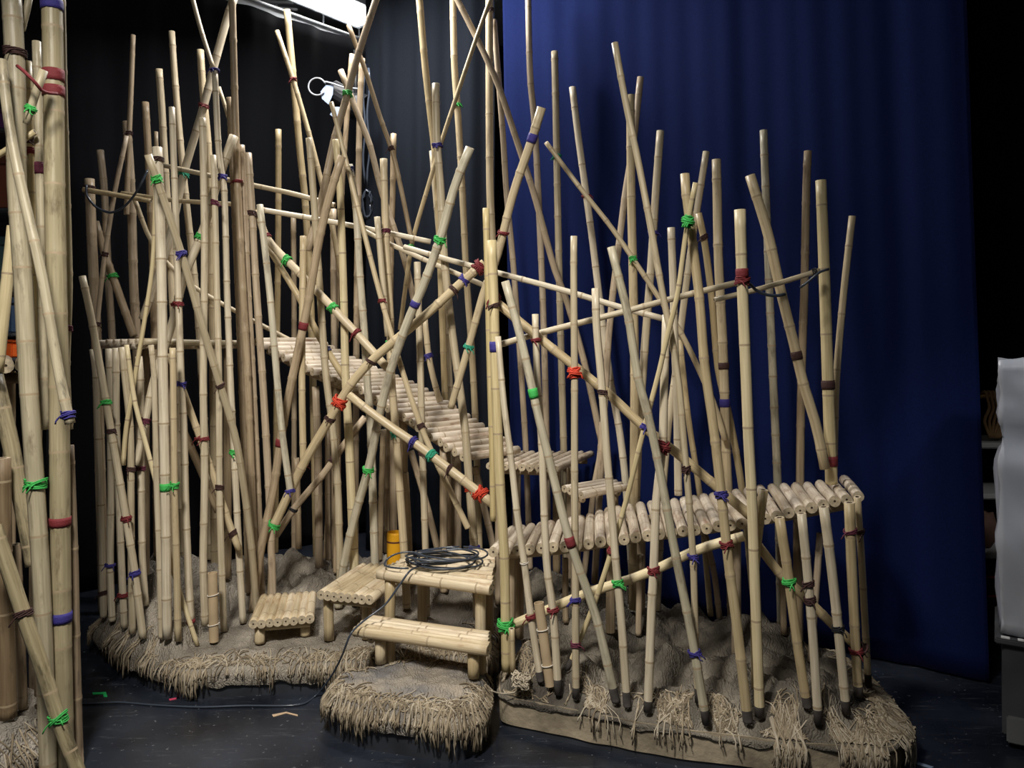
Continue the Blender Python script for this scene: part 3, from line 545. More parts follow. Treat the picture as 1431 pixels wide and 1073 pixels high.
LABELS = {'left': 'long lumpy burlap base with raffia fringe under the left poles and benches', 'mound': 'rounded flat topped mound with raffia fringe jutting out under the front bench',
          'right': 'long lumpy burlap base under the right poles with torn raffia clumps', 'near': 'pale lumpy base behind the near bundle at the lower left corner'}
def build_base(key):
    B = BASES[key]; o_ = Vector((B.c.x, B.c.y, 0)); r_ = random.Random(B.seed)
    root = empty('scenic_base', o_, LABELS[key], 'scenic base', 'burlap covered bases')
    n = len(B.o); V, Fc = [], []
    # plinth: the dark board under the cover
    k0, k1 = .98, .985
    for z, k in ((0, k0), (.11, k1)):
        for p in B.o:
            q = B.c + (p - B.c) * k; V.append((q.x - o_.x, q.y - o_.y, z))
    for i in range(n): b = (i + 1) % n; Fc.append((i, b, n + b, n + i))
    Fc.append(tuple(reversed(range(n))))
    me = bpy.data.meshes.new('plinth'); me.from_pydata(V, [], Fc); me.update(); link('plinth', me, [PLINTH], root)
    if key == 'right':                             # stained canvas board round the front of this base
        V, Fc = [], []
        for z, k in ((.030, .995), (.142, 1.0), (.142, .992), (.030, .987)):
            for p in B.o:
                q = B.c + (p - B.c) * k; V.append((q.x - o_.x, q.y - o_.y, z + .006 * noise.noise(Vector((p.x * 8, p.y * 8, 2)))))
        for m in range(4):
            for i in range(n): b = (i + 1) % n; Fc.append((m*n + i, m*n + b, (m+1)%4*n + b, (m+1)%4*n + i))
        me = bpy.data.meshes.new('canvas_board'); me.from_pydata(V, [], Fc); me.update(); link('canvas_board', me, [CANVAS], root)
    # cover: lumpy top running over the edge into a ragged skirt
    V, Fc = [], []; R = 60 if key != 'near' else 30
    for i in range(R):
        k = (i / (R - 1)) ** .8
        for p in B.o:
            q = B.c + (p - B.c) * k
            V.append((q.x - o_.x, q.y - o_.y, B.h(q.x, q.y, k)))
    drop = [(.010, -.025), (.012, -.050), (.004, -.070)]
    if key == 'right': drop = [(.008, -.006), (.008, -.013), (.002, -.018)]
    if key == 'mound': drop = [(.014, -.022), (.016, -.045), (.004, -.062)]
    for m, (ox, dz) in enumerate(drop):
        for i, p in enumerate(B.o):
            t = (B.o[(i + 1) % n] - B.o[i - 1]).normalized(); nr = Vector((t.y, -t.x))
            if nr.dot(p - B.c) < 0: nr = -nr
            w = noise.noise(Vector((p.x * 9, p.y * 9, m * .8 + B.seed)))
            q = p + nr * (ox + .012 * w)
            V.append((q.x - o_.x, q.y - o_.y, max(.012, B.h(p.x, p.y, 1.) + dz + (.016 * noise.noise(Vector((p.x * 14, p.y * 14, 5))) if m == 2 else 0))))
    for i in range(R - 1 + len(drop)):
        for j in range(n):
            b = (j + 1) % n; Fc.append((i*n + j, i*n + b, (i+1)*n + b, (i+1)*n + j))
    me = bpy.data.meshes.new('burlap_cover'); me.from_pydata(V, [], Fc); me.update()
    me.polygons.foreach_set('use_smooth', [True] * len(me.polygons))
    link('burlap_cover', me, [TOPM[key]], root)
    from mathutils.bvhtree import BVHTree
    SURF[key] = BVHTree.FromPolygons([Vector(v) + o_ for v in V], Fc)
    ROOTS[key] = root
ROOTS = {}
for k in BASES: build_base(k)

# ------------------------------------------------------------------ read the table, find depths, keep culms from running through each other
class Pole: pass
def parse():
    out = []
    for i, (label, pts, wt, wb, Yb, dY, mode, tone, lash) in enumerate(POLES):
        q = Pole(); q.i = i; q.label = label; q.mode = mode; q.tone = tone
        q.px = [tuple(float(c) for c in p.split(',')) for p in pts.split()]
        q.wt, q.wb = wt * 1.06, wb * 1.06
        if mode == 'S':
            Y = sight(*q.px[-1])
            Yb = Y
        q.b, q.a = Yb, Yb + dY
        q.w0 = .35 if mode == 'S' else 1.
        if mode == 'G':                           # the hidden run down to the ground
            e, d = at(*q.px[-1], Yb), at(*q.px[-1], Yb) - at(*q.px[-2], Yb)
            if e.z > .4:
                d = (d.normalized() * .6 + Vector((0, 0, -1)) * .4).normalized()
                if d.z > -.5: d = Vector((d.x * .3, d.y * .3, -1)).normalized()
                e = e + d * ((e.z - .22) / -d.z)
                q.px.append((CX + e.x / e.y * F, HY - (e.z - EYE) / e.y * F))
        L = [0.]
        for (x0, y0), (x1, y1) in zip(q.px, q.px[1:]): L.append(L[-1] + math.hypot(x1 - x0, y1 - y0))
        q.t = [l / L[-1] for l in L]; q.len = L[-1]
        if mode == 'G':                           # continue the picture line a little so contacts below are seen too
            pass
        q.lash = lash.split()
        out.append(q)
    return out
PL = parse()

def relax():
    """culms that cross are moved apart along the line of sight until they just touch"""
    for q in PL:
        n = max(4, int(q.len / 5)); T = np.linspace(0, 1, n + 1)
        q.sx = np.interp(T, q.t, [p[0] for p in q.px]); q.sy = np.interp(T, q.t, [p[1] for p in q.px]); q.st = T
        q.sw = q.wt + (q.wb - q.wt) * T
    C = []
    for i in range(len(PL)):
        A = PL[i]
        for j in range(i + 1, len(PL)):
            B = PL[j]
            if A.sx.max() + 30 < B.sx.min() or B.sx.max() + 30 < A.sx.min() or A.sy.max() + 20 < B.sy.min() or B.sy.max() + 20 < A.sy.min(): continue
            D = np.hypot(A.sx[:, None] - B.sx[None], A.sy[:, None] - B.sy[None])
            R = (A.sw[:, None] + B.sw[None]) / 2 + 3
            I, J = np.where(D < R)
            best = {}
            for a, b in zip(I, J):                # nearest partner of every sample
                if a not in best or D[a, b] < D[a, best[a]]: best[a] = b
            for a, b in best.items(): C.append((i, A.st[a], j, B.st[b], D[a, b], A.sw[a], B.sw[b]))
    ini = [(q.a, q.b) for q in PL]
    sgn = [None] * len(C)
    for it in range(160):
        worst = 0
        for k, (i, ta, j, tb, d, wa, wb) in enumerate(C):
            A, B = PL[i], PL[j]
            ya = A.a + (A.b - A.a) * ta; yb = B.a + (B.b - B.a) * tb
            ym = (ya + yb) / 2 / F
            rad = ((wa + wb) / 2 * 1.12) * ym + .0095
            dd = d * ym
            if dd >= rad: continue
            need = math.sqrt(rad * rad - dd * dd)
            diff = yb - ya
            if sgn[k] is None: sgn[k] = 1 if (diff > 0 or (diff == 0 and i < j)) else -1
            miss = need - diff * sgn[k]
            if miss <= 0: continue
            worst = max(worst, miss)
            mv = miss * .5 * sgn[k]
            for q, t, s_ in ((A, ta, -1), (B, tb, 1)):
                w1, w2 = (1 - t), t * q.w0
                nrm = w1 * (1 - t) + w2 * t
                if nrm < 1e-6: continue
                q.a += s_ * mv * w1 / nrm * .8; q.b += s_ * mv * w2 / nrm * .8
        if worst < .001: break
    return worst, max(max(abs(q.a - a), abs(q.b - b)) for q, (a, b) in zip(PL, ini))
REL = relax()
print('relax', REL)

def build_poles():
    for q in PL:
        rng = random.Random(q.i * 17 + 5)
        P3 = [at(x, y, lerp(q.a, q.b, t)) for (x, y), t in zip(q.px, q.t)]
        rt = q.wt / 2 * q.a / F; rb = q.wb / 2 * q.b / F
        flat = None
        if q.mode in 'SG':
            d = (P3[-1] - P3[-2]).normalized()
            if q.mode == 'G' and P3[-1].z > .4:     # hidden run to the ground: nearly plumb
                d = (d * .6 + Vector((0, 0, -1)) * .4).normalized()
            if d.z > -.5: d = Vector((d.x * .3, d.y * .3, -1)).normalized()
            p = P3[-1].copy()
            for _ in range(12):
                g = ground_disc(p.x, p.y, rb) + .003
                p = p + d * ((p.z - g) / -d.z)
            g = ground_disc(p.x, p.y, rb * 1.1) + .003
            p = p + d * ((p.z - g) / -d.z)
            flat = g
            if (p - P3[-1]).length > .12 and p.z < P3[-1].z: P3.append(p)
            else: P3[-1] = p
        ln = Line(P3)
        q.line, q.rt, q.rb = ln, rt, rb
        if q.mode in 'SG': FEET.append((P3[-1].x, P3[-1].y, rb))
        org = P3[-1].copy()
        foot = rng.uniform(.035, .06) if (q.mode == 'S' and org.x > .1 and q.px[-1][1] > 940) else 0.
        me = culm_mesh('bamboo_pole', ln, rt, rb, rng, org, foot=foot, flat_z=flat, bulge=.03 if q.tone == 'yellow' or q.wb > 17 else rng.uniform(.05, .11),
                       gap=(.13, .22) if q.tone == 'grey' else (.18, .34))
        horiz = abs(q.px[-1][0] - q.px[0][0]) > abs(q.px[-1][1] - q.px[0][1])
        o = link('bamboo_rail' if q.label.find(' rail') >= 0 and horiz else 'bamboo_pole', me, culm_mats(q.tone), loc=org)
        tag(o, q.label if 'bamboo' in q.label else 'bamboo ' + q.label, 'bamboo rail' if o.name.startswith('bamboo_rail') else 'bamboo pole', G_POLE)
        q.o = o
        for c in q.lash:
            big = c.endswith('+'); kind, v = c[0], float(c[1:].rstrip('+'))
            best = min(range(200), key=lambda k: abs((lambda p: (CX + p.x / p.y * F) if horiz else (HY - (p.z - EYE) / p.y * F))(ln.at(ln.L * k / 199)[0]) - v))
            lash(q, ln.L * best / 199, kind, rng, org, big)

def lash(q, s, kind, rng, org, big=False):
    mat, lab = CORD[kind.lower()]
    r = lerp(q.rt, q.rb, s / q.line.L) * 1.04
    if kind.isupper():                            # flat tape band
        w = rng.uniform(.030, .044)
        V, Fc = [], []; n = 20
        for (d, k) in ((-w/2, 1.0), (-w/2, 1.02 + .0010/r), (-w/6, 1.03 + .0016/r), (w/6, 1.02 + .0014/r), (w/2, 1.02 + .0010/r), (w/2, 1.0)):
            p, T, U = q.line.at(s + d); W = T.cross(U)
            for j in range(n):
                a = TAU * j / n
                V.append(tuple(p + (U * math.cos(a) + W * math.sin(a)) * r * k - org))
        for i in range(5):
            for j in range(n):
                b = (j + 1) % n; Fc.append((i*n+j, i*n+b, (i+1)*n+b, (i+1)*n+j))
        me = bpy.data.meshes.new('tape_band'); me.from_pydata(V, [], Fc); me.update()
        me.polygons.foreach_set('use_smooth', [True] * len(me.polygons))
        tag(link('tape_band', me, [mat], q.o), lab.replace('cord lashing', 'tape band'))
        return
    turns = 2 if kind in 'w' else (rng.choice((4, 5, 6)) if kind in 'gto' else rng.choice((3, 4, 4, 5)))
    cr = .0027 if kind not in 'w' else .0018
    if big: cr, turns = .0033, 7
    pitch = cr * 1.9
    tilt = rng.uniform(-.35, .35); ph = rng.uniform(0, TAU)
    chains = []; n = 16
    pts = []
    for k in range(turns * n + 1):
        a = ph + TAU * k / n
        d = (k / n - turns / 2) * pitch + tilt * r * math.cos(a) + .0016 * math.sin(a * 2.3)
        p, T, U = q.line.at(s + d); W = T.cross(U)
        wig = 1.06 + (.05 * math.sin(a * 3.1 + ph))
        pts.append(p + (U * math.cos(a) + W * math.sin(a)) * (r * wig + cr * .6))
    chains.append((pts, cr))
    for x_ in range((3 if big else 1) if kind in 'gtorb' or big else 0):                          # a second, crossing set of turns makes the thick untidy lashing
        pts = []
        for k in range(2 * n + 1):
            a = ph + 1. + x_ * 2.1 + TAU * k / n
            d = (k / n - 1) * pitch + (-tilt * 1.6 if not big else (-1.0, .95, .3)[x_]) * r * math.cos(a)
            p, T, U = q.line.at(s + d); W = T.cross(U)
            pts.append(p + (U * math.cos(a) + W * math.sin(a)) * (r * 1.1 + cr * (1.8 + .9 * x_)))
        chains.append((pts, cr))
    if kind != 'w':
        for tail in range(3 if big else 2 if kind in 'gtob' else 1):        # loose tail ends at the knot, on the viewer's side
            p, T, U = q.line.at(s); W = T.cross(U)
            out = Vector((rng.uniform(-.7, .7), -1, rng.uniform(-.3, .3))); out = (out - T * out.dot(T)).normalized()
            b = p + out * (r * 1.12 + cr)
            side = out.cross(T) * rng.choice((-1, 1))
            c = [b]
            for k in range(1, 5):
                c.append(b + out * .004 * k * .6 + side * .006 * k + Vector((0, 0, -.0015 * k * k)) + Vector((rng.uniform(-.003, .003),) * 3))
            chains.append((c, cr * .9))
    me = tube_mesh('cord_lashing', chains, 5, org)
    tag(link('cord_lashing' if kind != 'w' else 'cable_tie', me, [mat], q.o), lab)
build_poles()

# ------------------------------------------------------------------ decks and benches made of logs
def log_part(parent, org, a, b, r, rng, tone='log', name='log', nodes=False, sides=12):
    a, b = Vector(a), Vector(b)
    ln = Line([a, (a + b) / 2 + Vector((rng.uniform(-.003, .003), 0, rng.uniform(-.002, .002))), b], .06)
    me = culm_mesh(name, ln, r * rng.uniform(.97, 1.03), r * rng.uniform(.97, 1.03), rng, org, sides=sides, nodes=True, gap=(.15, .3), bulge=.02, hole=.2)
    return link(name, me, culm_mats(tone), parent)

def polyat(poly, u):
    """point at fraction u of a polyline of tuples"""
    P = [np.array(p, float) for p in poly]
    L = [0.]
    for a, b in zip(P, P[1:]): L.append(L[-1] + float(np.linalg.norm(b - a)))
    d = u * L[-1]
    for i in range(len(P) - 1):
        if d <= L[i + 1] + 1e-9:
            t = (d - L[i]) / max(1e-9, L[i + 1] - L[i]); return P[i] * (1 - t) + P[i + 1] * t
    return P[-1]

def post(parent, org, x, y, ztop, r, tone, rng, name='leg', zb=None, foot=0.):
    g = ground_disc(x, y, r) + .003 if zb is None else zb
    ln = Line([Vector((x, y, ztop)), Vector((x + rng.uniform(-.004, .004), y, g))], .08)
    FEET.append((x, y, r))
    me = culm_mesh(name, ln, r, r, rng, org, nodes=False, flat_z=g, foot=foot, hole=.2)
    return link(name, me, culm_mats(tone), parent)

rng = random.Random(4)
# the ramp at the right
org = at(950, 745, 3.3); org.z = ground(org.x, org.y)
ramp = empty('log_ramp', org, 'long ramp of side by side logs along the right unit', 'ramp', 'log decks and benches')
fr = [(690,771),(742,768),(813,760),(871,754),(957,741),(1028,733),(1098,718),(1161,702),(1199,694)]
bk = [(716,741),(758,735),(818,725),(862,708),(945,694),(1003,690),(1075,682),(1140,679),(1180,677)]
N = 32; ends = []
for k in range(N):
    u = k / (N - 1)
    f = polyat(fr, u)
    # match by column position so that pairs of the two curves stay together
    i = 0
    while i < len(fr) - 2 and fr[i + 1][0] < f[0]: i += 1
    t = (f[0] - fr[i][0]) / (fr[i + 1][0] - fr[i][0])
    b = (lerp(bk[i][0], bk[i + 1][0], t), lerp(bk[i][1], bk[i + 1][1], t))
    Yf = lerp(3.52, 3.17, u)
    A = at(f[0], f[1] + rng.uniform(-1, 1), Yf)
    Yk = (EYE - A.z) * F / (b[1] - HY)
    Yk = min(max(Yk, Yf + .36), Yf + .58)
    B = at(b[0], b[1], Yk); B.z = A.z
    ends.append((A, B))
for k, (A, B) in enumerate(ends):
    n = ends[min(N - 1, k + 1)][0]; m = ends[max(0, k - 1)][0]
    r = (n - m).length / (2 if 0 < k < N - 1 else 1) * .49
    log_part(ramp, org, A + (A - B).normalized() * rng.uniform(0, .012), B, min(r, .0235), rng)
for (u, side) in ((.06, 0), (.35, 0), (.68, 0), (.06, 1), (.45, 1), (.9, 1)):
    A, B = ends[int(u * (N - 1))]
    p = A.lerp(B, .30 if side == 0 else .85)
    post(ramp, org, p.x, p.y, p.z - .03, .021, 'brown', rng)
for side in (.28, .82):                            # the two bearers under the logs
    pts = [A.lerp(B, side) + Vector((0, 0, -.045)) for A, B in ends[::6] + [ends[-1]]]
    me = culm_mesh('bearer', Line(pts, .08), .022, .022, rng, org, nodes=False, hole=.2); link('bearer', me, culm_mats('brown'), ramp)

# the long bridge up to the high platform
near = [at(356, 478, 4.56), at(400, 502, 4.52), at(441, 521, 4.48), at(501, 545, 4.42), at(564, 584, 4.34), at(604, 612, 4.29), at(645, 639, 4.24)]
org = near[3].copy(); org.z = ground(org.x, org.y)
bridge = empty('log_bridge', org, 'long sloping bridge of logs climbing left to the high platform', 'bridge', 'log decks and benches')
N = 29; dv = Vector((.30, .29, 0)); c0 = [polyat(near, k / (N - 1)) for k in range(N)]
for k in range(N):
    A = Vector(c0[k]); B = A + dv
    sp = float(np.linalg.norm(np.array(c0[min(N - 1, k + 1)]) - np.array(c0[max(0, k - 1)]))) / (2 if 0 < k < N - 1 else 1)
    A = A + Vector((rng.uniform(-.010, .010), rng.uniform(-.004, .004), rng.uniform(-.0015, .0015)))
    log_part(bridge, org, A, B, sp * .47, rng)
for f_ in (.2, .8):
    pts = [Vector(c) + dv * f_ + Vector((0, 0, -.049)) for c in c0[:25:4]]
    me = culm_mesh('bearer', Line(pts, .08), .021, .021, rng, org, nodes=False, hole=.2); link('bearer', me, culm_mats('brown'), bridge)
for k, f_ in ((4, .8), (12, .8), (21, .8), (24, .2), (9, .25), (18, .25)):
    p = Vector(c0[k]) + dv * f_
    post(bridge, org, p.x, p.y, p.z - .062, .022, 'brown', rng)

# landing and small step between bridge and ramp
def deck(name, label, cat, fpts, bpts, n, z, rad, tone, legs, group='log decks and benches', along=False, ltone='straw'):
    """fpts/bpts: end points (px, py) of the front and back edge at deck height z (log centre height)"""
    Fp = [at(x, y, (EYE - z) * F / (y - HY)) for x, y in fpts]; Bp = [at(x, y, (EYE - z) * F / (y - HY)) for x, y in bpts]
    o_ = (Fp[0] + Fp[-1]) / 2; o_.z = ground(o_.x, o_.y)
    root = empty(name, o_, label, cat, group)
    for k in range(n):
        u = k / (n - 1)
        if along: A, B = Fp[0].lerp(Bp[0], u), Fp[-1].lerp(Bp[-1], u)
        else: A, B = Fp[0].lerp(Fp[-1], u), Bp[0].lerp(Bp[-1], u)
        d = (B - A).normalized()
        log_part(root, o_, A - d * rng.uniform(0, .01), B + d * rng.uniform(0, .01), rad, rng, tone)
    for (fx, fy) in legs:                          # leg position: share along the front edge, share towards the back
        p = Fp[0].lerp(Fp[-1], fx).lerp(Bp[0].lerp(Bp[-1], fx), fy)
        post(root, o_, p.x, p.y, z - rad * .9, .024, ltone, rng)
    for fy in ((.12, .88) if not along else ()):
        a = Fp[0].lerp(Bp[0], fy); b = Fp[-1].lerp(Bp[-1], fy)
        dz = Vector((0, 0, -rad * 1.7))
        me = culm_mesh('bearer', Line([a + dz, b + dz], .08), rad * .8, rad * .8, rng, o_, nodes=False, hole=.2); link('bearer', me, culm_mats(ltone), root)
    for fx in ((.1, .9) if along else ()):
        a0 = Fp[0].lerp(Fp[-1], fx); b0 = Bp[0].lerp(Bp[-1], fx); a, b = a0.lerp(b0, .2), a0.lerp(b0, .9)
        dz = Vector((0, 0, -rad * 1.7))
        me = culm_mesh('bearer', Line([a + dz, b + dz], .08), rad * .8, rad * .8, rng, o_, nodes=False, hole=.2); link('bearer', me, culm_mats(ltone), root)
    return root
deck('log_landing', 'small log landing at the foot of the sloping bridge', 'landing', [(684, 651), (776, 655)], [(716, 634), (826, 634)], 9, .905, .020, 'log', [(.08, .2), (.95, .5), (.1, .85), (.6, .9)], ltone='brown')
deck('log_step', 'little log step between the landing and the ramp', 'step', [(813, 692), (874, 681)], [(789, 683), (854, 672)], 4, .835, .019, 'log', [(.06, .5), (.9, .5)], along=True, ltone='brown')
deck('log_bench', 'lowest front bench of yellowish logs on the jutting mound', 'bench', [(497, 882), (682, 909)], [(518, 866), (684, 889)], 5, .335, .022, 'bench', [(.17, .25), (.89, .2), (.2, .75), (.93, .75)], along=True)
deck('log_table', 'square log table carrying the black cable coil', 'table', [(530, 802), (686, 824)], [(583, 776), (692, 773)], 10, .525, .023, 'bench', [(.08, .06), (.90, .13), (.1, .9), (.92, .92)], along=True)
deck('log_bench', 'middle bench of slanting logs left of the cable table', 'bench', [(449, 831), (516, 838)], [(508, 792), (574, 797)], 8, .40, .0225, 'bench', [(.03, .12), (.72, .25), (.1, .9)])
deck('log_bench', 'leftmost low bench of short upright facing logs', 'bench', [(354, 872), (433, 865)], [(369, 835), (437, 831)], 8, .275, .0205, 'bench', [(.1, .1), (.9, .2), (.15, .85), (.88, .85)])

# high platform at the left
org = Vector((-1.75, 4.3, ground(-1.75, 4.3)))
plat = empty('log_platform', org, 'high log platform at the left held on tall poles', 'platform', 'log decks and benches')
zt = 1.562
E1, E2, E3 = Vector((-2.17, 4.23, zt)), Vector((-1.83, 3.98, zt)), Vector((-1.48, 4.36, zt))
log_part(plat, org, E1 + Vector((0, 0, -.004)), E2 + Vector((-.02, .02, -.004)), .024, rng, 'log', 'edge_log')
log_part(plat, org, E2 + Vector((.0, .0, .012)), E3, .017, rng, 'pale', 'edge_log')
for k in range(12):
    y = 4.10 + k * .042
    x0 = -2.13 if y > 4.23 else lerp(-1.93, -2.13, (y - 4.08) / .15)
    x1 = -1.50 if y > 4.3 else lerp(-1.80, -1.53, (y - 4.04) / .26)
    log_part(plat, org, (x0, y, zt - .008), (x1, y, zt - .008), .0205, rng)
for k in range(5):                                 # short end logs seen end on above the corner poles
    p = E2.lerp(E1, .05 + k * .17)
    log_part(plat, org, p + Vector((-.01, -.035, .012 - .001 * k)), p + Vector((.12, .13, .012 - .001 * k)), .015, rng)
for x, y in ((-2.03, 4.44), (-1.56, 4.40), (-1.86, 4.38)): post(plat, org, x, y, zt - .03, .022, 'brown', rng)

# dark logs of another platform in the near bundle
org = at(30, 510, 3.3)
p2 = empty('log_platform', Vector((org.x, org.y, 0)), 'dark log platform end inside the near bundle at the left edge', 'platform', 'log decks and benches')
o2 = Vector((org.x, org.y, 0))
for (x, r) in ((-12, .026), (8, .030), (30, .024), (55, .025)):
    A = at(x, 511, 3.16); B = A + Vector((A.x * .175, .55, 0))
    log_part(p2, o2, A, B, r, rng, 'dlog')
for x in (0, 38): post(p2, o2, at(x, 511, 3.3).x, 3.36, at(0, 511, 3.16).z - .03, .024, 'brown', rng, zb=None)
me = culm_mesh('bearer', Line([at(-20, 528, 3.25), at(62, 528, 3.25)], .08), .022, .022, rng, o2, nodes=False, hole=.2); link('bearer', me, culm_mats('dlog'), p2)

def fringe(key):
    """raffia strands lying over the shoulder of the base and hanging in ragged clumps"""
    B = BASES[key]; o_ = Vector((B.c.x, B.c.y, 0)); r_ = random.Random(B.seed + 40); n = len(B.o); root = ROOTS[key]
    front = [i for i in range(n) if B.o[i].y < B.c.y + .1 or key == 'mound']
    groups = [[], [], []]
    cnt = {'left': 1000, 'mound': 800, 'right': 4200, 'near': 160}[key]
    def clear(q): return all((q.x - x) ** 2 + (q.y - y) ** 2 > (r + .018) ** 2 for x, y, r in FEET)
    def top(q, lift): return Vector((q.x - o_.x, q.y - o_.y, ground(q.x, q.y) + lift))
    for s in range(cnt):
        i = r_.choice(front); p = B.o[i]
        clump = noise.noise(Vector((p.x * 6., p.y * 6., B.seed * 3.)))
        if key == 'right' and (p.x < .22 or (clump < .0 and r_.random() < .93)): continue
        if key == 'left' and clump < -.15 and r_.random() < .7: continue
        t = (B.o[(i + 1) % n] - B.o[i - 1]).normalized(); nr = Vector((t.y, -t.x))
        if nr.dot(p - B.c) < 0: nr = -nr
        drift = r_.gauss(0, .6)
        L = abs(r_.gauss(.046, .020)) * (1 + 1.1 * clump) + .010
        back = r_.uniform(.008, .055) * {'right': 1.8, 'mound': .7}.get(key, 1)
        a, b = p - nr * back - t * drift * back, p - nr * back * .45 - t * drift * back * .4
        e = p - nr * .004
        if not (clear(a) and clear(b) and clear(e)): continue
        z = B.h(p.x, p.y, 1.)
        def H(out, dz, jt): 
            q = p + nr * out + t * (drift * .012 + r_.uniform(-jt, jt))
            return Vector((q.x - o_.x, q.y - o_.y, max(.008, z + dz)))
        o1 = {'right': .022}.get(key, .022)
        pts = [top(a, .003), top(b, .006), top(e, .006), H(o1 * .8, -.012, .004), H(o1 + r_.uniform(-.002, .006), -L * .55, .005), H(o1 + r_.uniform(-.006, .007), -L, .008)]
        groups[r_.choice((0, 1, 1, 2, 2) if key != 'right' else (0, 0, 1, 1, 2))].append((catmull(pts, .02), r_.uniform(.0016, .0036) if r_.random() > .05 else r_.uniform(.004, .0065)))
    for s in range(cnt):                          # matted curls on the shoulder
        i = r_.choice(front); p = B.o[i]; k = 1 - r_.random() ** 1.4 * (.11 if key != 'left' else .07)
        q = B.c + (p - B.c) * k; a0 = r_.uniform(0, TAU); st = r_.uniform(.008, .018); cv = r_.uniform(-.9, .9)
        pts = []
        for m in range(6):
            a0 += cv * r_.uniform(.3, 1.); q = q + Vector((math.cos(a0), math.sin(a0))) * st
            if B.s_of(q.x, q.y) > .985 or not clear(q): break
            pts.append(top(q, .002 + .004 * r_.random()))
        if len(pts) > 2: groups[r_.choice((0, 1, 1, 2, 2))].append((pts, r_.uniform(.0018, .0034)))
    for gi, g in enumerate(groups):
        if g: tag(link('raffia_fringe', tube_mesh('raffia_fringe', g, 4), [FRM[gi]], root), kind='stuff')
for k in BASES: fringe(k)

# ------------------------------------------------------------------ the place: stage floor, walls, ceiling, curtains
def floor_mat():
    m, nt, p = new_mat('stage_floor'); N, L = nt.nodes.new, nt.links.new
    tc = N('ShaderNodeTexCoord')
    n1 = N('ShaderNodeTexNoise'); n1.inputs['Scale'].default_value = 2.2; n1.inputs['Detail'].default_value = 7
    r = N('ShaderNodeValToRGB'); r.color_ramp.elements[0].position = .35; r.color_ramp.elements[1].position = .75
    r.color_ramp.elements[0].color = (.008, .010, .016, 1); r.color_ramp.elements[1].color = (.032, .040, .058, 1)
    L(tc.outputs['Object'], n1.inputs['Vector']); L(n1.outputs['Fac'], r.inputs['Fac'])
    mp = N('ShaderNodeMapping'); mp.inputs['Scale'].default_value = (1.6, 14, 1); mp.inputs['Rotation'].default_value = (0, 0, .5)
    L(tc.outputs['Object'], mp.inputs['Vector'])
    n2 = N('ShaderNodeTexNoise'); n2.inputs['Scale'].default_value = 3; n2.inputs['Detail'].default_value = 8; n2.inputs['Roughness'].default_value = .8
    L(mp.outputs[0], n2.inputs['Vector'])
    r2 = N('ShaderNodeValToRGB'); r2.color_ramp.elements[0].position = .57; r2.color_ramp.elements[1].position = .70
    r2.color_ramp.elements[0].color = (0, 0, 0, 1); r2.color_ramp.elements[1].color = (.55, .55, .55, 1)
    L(n2.outputs['Fac'], r2.inputs['Fac'])
    n3 = N('ShaderNodeTexNoise'); n3.inputs['Scale'].default_value = 55; n3.inputs['Detail'].default_value = 2
    r3 = N('ShaderNodeValToRGB'); r3.color_ramp.elements[0].position = .69; r3.color_ramp.elements[1].position = .74
    r3.color_ramp.elements[0].color = (0, 0, 0, 1); r3.color_ramp.elements[1].color = (.7, .7, .7, 1)
    L(tc.outputs['Object'], n3.inputs['Vector']); L(n3.outputs['Fac'], r3.inputs['Fac'])
    mxm = N('ShaderNodeMath'); mxm.operation = 'MAXIMUM'; L(r2.outputs[0], mxm.inputs[0]); L(r3.outputs[0], mxm.inputs[1])
    mx = N('ShaderNodeMix'); mx.data_type = 'RGBA'; L(mxm.outputs[0], mx.inputs[0]); L(r.outputs[0], mx.inputs[6]); mx.inputs[7].default_value = (.16, .17, .19, 1)
    L(mx.outputs[2], p.inputs['Base Color'])
    rr = N('ShaderNodeMapRange'); rr.inputs[3].default_value = .16; rr.inputs[4].default_value = .42
    L(n1.outputs['Fac'], rr.inputs[0]); L(rr.outputs[0], p.inputs['Roughness'])
    return m
def slab(name, lo, hi, mat):
    o = link(name, bevel_box(name, hi[0]-lo[0], hi[1]-lo[1], hi[2]-lo[2], 0), [mat], loc=[(a+b)/2 for a, b in zip(lo, hi)])
    return tag(o, kind='structure')
DARK = plain('black_wall', (.006, .006, .007), .9, spec=.1)
CEILM = plain('grey_ceiling', (.42, .43, .45), .8)
slab('floor', (-4, -2, -.1), (4, 8, 0), floor_mat())
slab('wall_back', (-4, 8, -.1), (4, 8.1, 4.6), DARK)
slab('wall_left', (-4.1, -2, -.1), (-4, 8.1, 4.6), DARK)
slab('wall_right', (4, -2, -.1), (4.1, 8.1, 4.6), DARK)
slab('ceiling', (-4, -2, 4.5), (4, 8.1, 4.6), CEILM)

